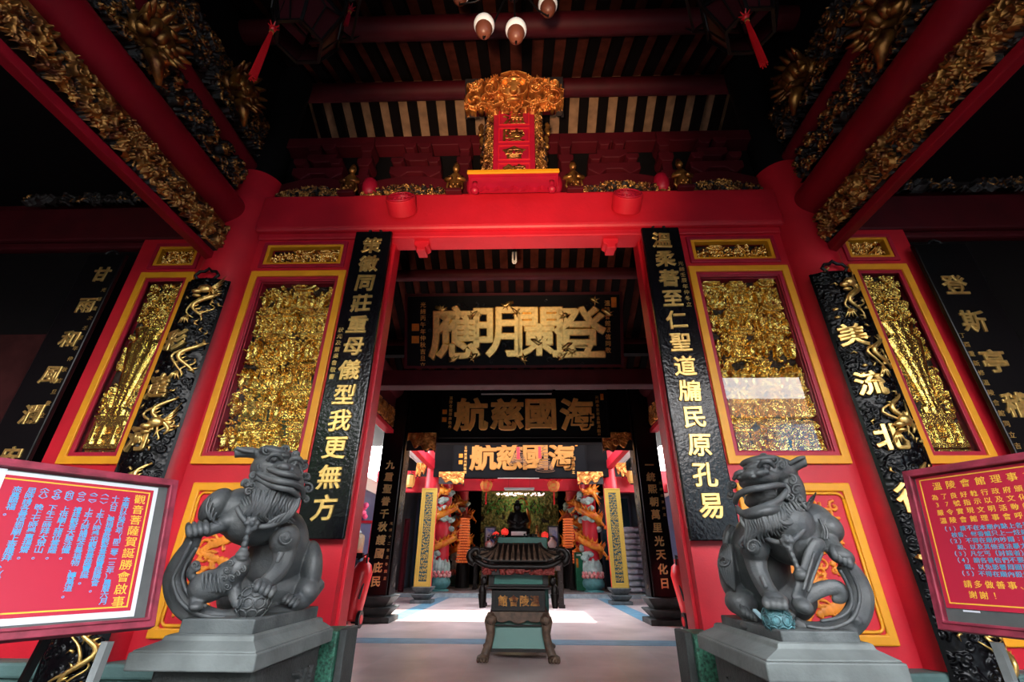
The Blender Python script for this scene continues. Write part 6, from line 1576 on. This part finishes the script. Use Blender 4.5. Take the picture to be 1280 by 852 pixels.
for px, l in ((440, 'left'), (862, 'right')):
    p0, p1 = at(px, 712, 10.6), at(px+5, 694, 10.6); t = thing('control_box', (p0.x, 10.6, p0.z), 'blue grey control box beside the %s door jamb' % l, 'box', 'blue grey control boxes')
    b = MB(); b.box((p0.x-.16, 10.6, p0.z), (p0.x+.16, 10.85, p1.z)); b.build('case', mat('blue_grey_case', (.12, .2, .3), .4) if 'blue_grey_case' not in bpy.data.materials else bpy.data.materials['blue_grey_case'], t, bevel=.015)
    b = MB(); b.box((p0.x-.14, 10.58, p0.z-.12), (p0.x+.14, 10.8, p0.z)); b.cyl((p0.x, 10.7, FZ), (p0.x, 10.7, p0.z-.1), .03, .03, 8); b.build('stand', IRON, t)
# flowers and shelf in the left aisle
c = at(449.5, 640, 14.3); t = thing('flower_vase', (c.x, 14.6, c.z-.5), 'bunch of pink flowers on a red shelf in the left aisle', 'flowers')
b = MB(); R = random.Random(6)
for q in range(24): b.ball(c+Vector((R.uniform(-.2, .2), R.uniform(-.15, .15), R.uniform(-.2, .2))), R.uniform(.05, .09), sub=2)
b.build('blossoms', mat('bright_pink_petals', (.85, .08, .2), .5), t); b = MB(); b.lathe([(.08, 0), (.12, .1), (.07, .25)], (c.x, 14.6, at(449, 651, 14.6).z), 12); b.build('vase', BLUEGREY, t, smooth=True)
t = thing('red_shelf', (c.x, 14.6, FZ), 'tall red shelf unit against the left courtyard wall', 'shelf')
z1 = at(449, 651, 14.6).z
b = MB(); b.box((c.x-.45, 14.4, z1-.06), (c.x+.45, 14.85, z1)); b.box((c.x-.45, 14.4, .8), (c.x+.45, 14.85, .86)); b.build('boards', RED, t)
b = MB()
for dx in (-.42, .42): b.box((c.x+dx-.04, 14.4, FZ), (c.x+dx+.04, 14.85, z1-.06))
b.build('sides', RED, t)
# maroon folding grille behind the left gilded column
a, d = at(497, 738, 19.4), at(513, 648, 19.4)
t = thing('folding_grille', ((a.x+d.x)/2, 19.4, FZ+.13), 'maroon folding lattice grille in the left aisle', 'grille')
b = MB(); b.frame(a.x, d.x, FZ+.13, d.z, .06, 19.38, 19.44); b.build('frame', DARKRED, t)
b = MB()
for k in range(9): x = a.x+.05+(d.x-a.x-.1)*k/8; b.box((x-.012, 19.39, FZ+.2), (x+.012, 19.42, d.z-.06))
for k in range(22): z = FZ+.25+(d.z-.35-FZ)*k/21; b.box((a.x+.05, 19.4, z-.012), (d.x-.05, 19.43, z+.012))
b.build('lattice', mat('maroon_paint', (.22, .012, .03), .5), t)
# glazed teal-blue doors deep in both aisles
for s, l, px in ((-1, 'left', 512), (1, 'right', 782)):
    x0, x1 = sorted((s*3.6, s*5.1))
    t = thing('glazed_screen', ((x0+x1)/2, 22.6, FZ+.13), 'dark blue glazed screen deep in the %s aisle' % l, 'glass screen', 'blue glazed screens of the side aisles')
    b = MB(); b.frame(x0, x1, FZ+.13, 4.2, .09, 22.6, 22.7); b.box(((x0+x1)/2-.04, 22.6, FZ+.13), ((x0+x1)/2+.04, 22.7, 4.2)); b.build('frame', mat('blue_frame_paint', (.03, .05, .09), .4) if s < 0 else bpy.data.materials['blue_frame_paint'], t)
    b = MB(); b.box((x0+.08, 22.64, FZ+.2), (x1-.08, 22.66, 4.1)); b.build('pane', mat('blue_glass', (.02, .08, .12), .12, noise=.5, nscale=1.) if s < 0 else bpy.data.materials['blue_glass'], t)

# ------------------------------------------------------------------ the street behind, seen in the panes and the gilding
t = thing('shop_house', (5, -17, -.3), 'low shop house with a brown tiled roof across the street', 'building')
b = MB(); b.box((1.5, -22, -.3), (9, -16, 5.6)); b.build('wall', mat('pale_blue_plaster', (.16, .2, .23), .9), t)
b = MB(); b.prism([(1, 5.5), (9.2, 5.5), (9.2, 5.7), (1, 5.7)], -22.3, -15.2); b.build('eave', DARKWOOD, t)
b = MB(); v = [b.bm.verts.new(p) for p in ((1, -15.2, 5.7), (9.2, -15.2, 5.7), (9.2, -19, 7.4), (1, -19, 7.4), (1, -22.3, 5.7), (9.2, -22.3, 5.7))]
for q in ((0, 1, 2, 3), (3, 2, 5, 4), (0, 3, 4), (1, 5, 2), (0, 4, 5, 1)): b.bm.faces.new([v[k] for k in q])
b.build('roof', TILE_EARTH, t)
b = MB(); b.box((3, -16.2, 4.2), (7, -14.2, 4.3)); b.build('awning', mat('blue_tarpaulin', (.05, .35, .6), .6), t)
t = thing('street_tree', (-13.4, -13, -.3), 'leafy green street tree across the road', 'tree')
b = MB(); b.tube([(-13.4, -13, -.3), (-13.3, -13, 2), (-13.5, -13.2, 4.5)], [.35, .28, .15], 10); b.build('trunk', WOOD, t, smooth=True)
b = MB(); R = random.Random(3)
for q in range(110): b.ball((-13.5+R.gauss(0, 2.2), -12.6+R.gauss(0, 1.6), 6.3+R.gauss(0, 1.7)), R.uniform(.7, 1.2), sub=2)
b.build('crown', mat('street_leaves', (.035, .11, .02), .8, noise=.6, nscale=6), t)
t = thing('shop_house', (-16, -20, -.3), 'taller plain house across the street, beyond the tree', 'building')
b = MB(); b.box((-30, -24, -.3), (1, -18, 8.6)); b.build('wall', mat('weathered_ochre_plaster', (.12, .1, .07), .9, noise=.3), t)
b = MB()
for i in range(5):
    for k in range(2): b.box((-22.5+3.8*i, -18.05, 1.2+3.2*k), (-21+3.8*i, -17.98, 3.1+3.2*k))
b.build('shutters', TEAL, t)
t = thing('shop_house', (14, -13, -.3), 'two-storey pale blue house with a brown roof and blue tarpaulin, across the street', 'building')
b = MB(); b.box((9.5, -17, -.3), (19, -11, 7.0)); b.build('wall', mat('pale_grey_blue_plaster', (.35, .45, .5), .9, noise=.3, nscale=.7), t)
b = MB(); v = [b.bm.verts.new(p) for p in ((9.2, -10.6, 7.0), (19.3, -10.6, 7.0), (19.3, -14, 9.0), (9.2, -14, 9.0), (9.2, -17.4, 7.0), (19.3, -17.4, 7.0))]
for q in ((0, 1, 2, 3), (3, 2, 5, 4), (0, 3, 4), (1, 5, 2), (0, 4, 5, 1)): b.bm.faces.new([v[k] for k in q])
b.build('roof', TILE_EARTH, t)
b = MB(); b.box((10.5, -11.0, 5.2), (12.6, -10.0, 6.5)); b.build('tarpaulin', bpy.data.materials['blue_tarpaulin'], t)
b = MB()
for i in range(4): b.box((10+2.3*i, -11.05, 3.6), (11.3+2.3*i, -10.97, 5.0))
b.build('shutters', TEAL, t)
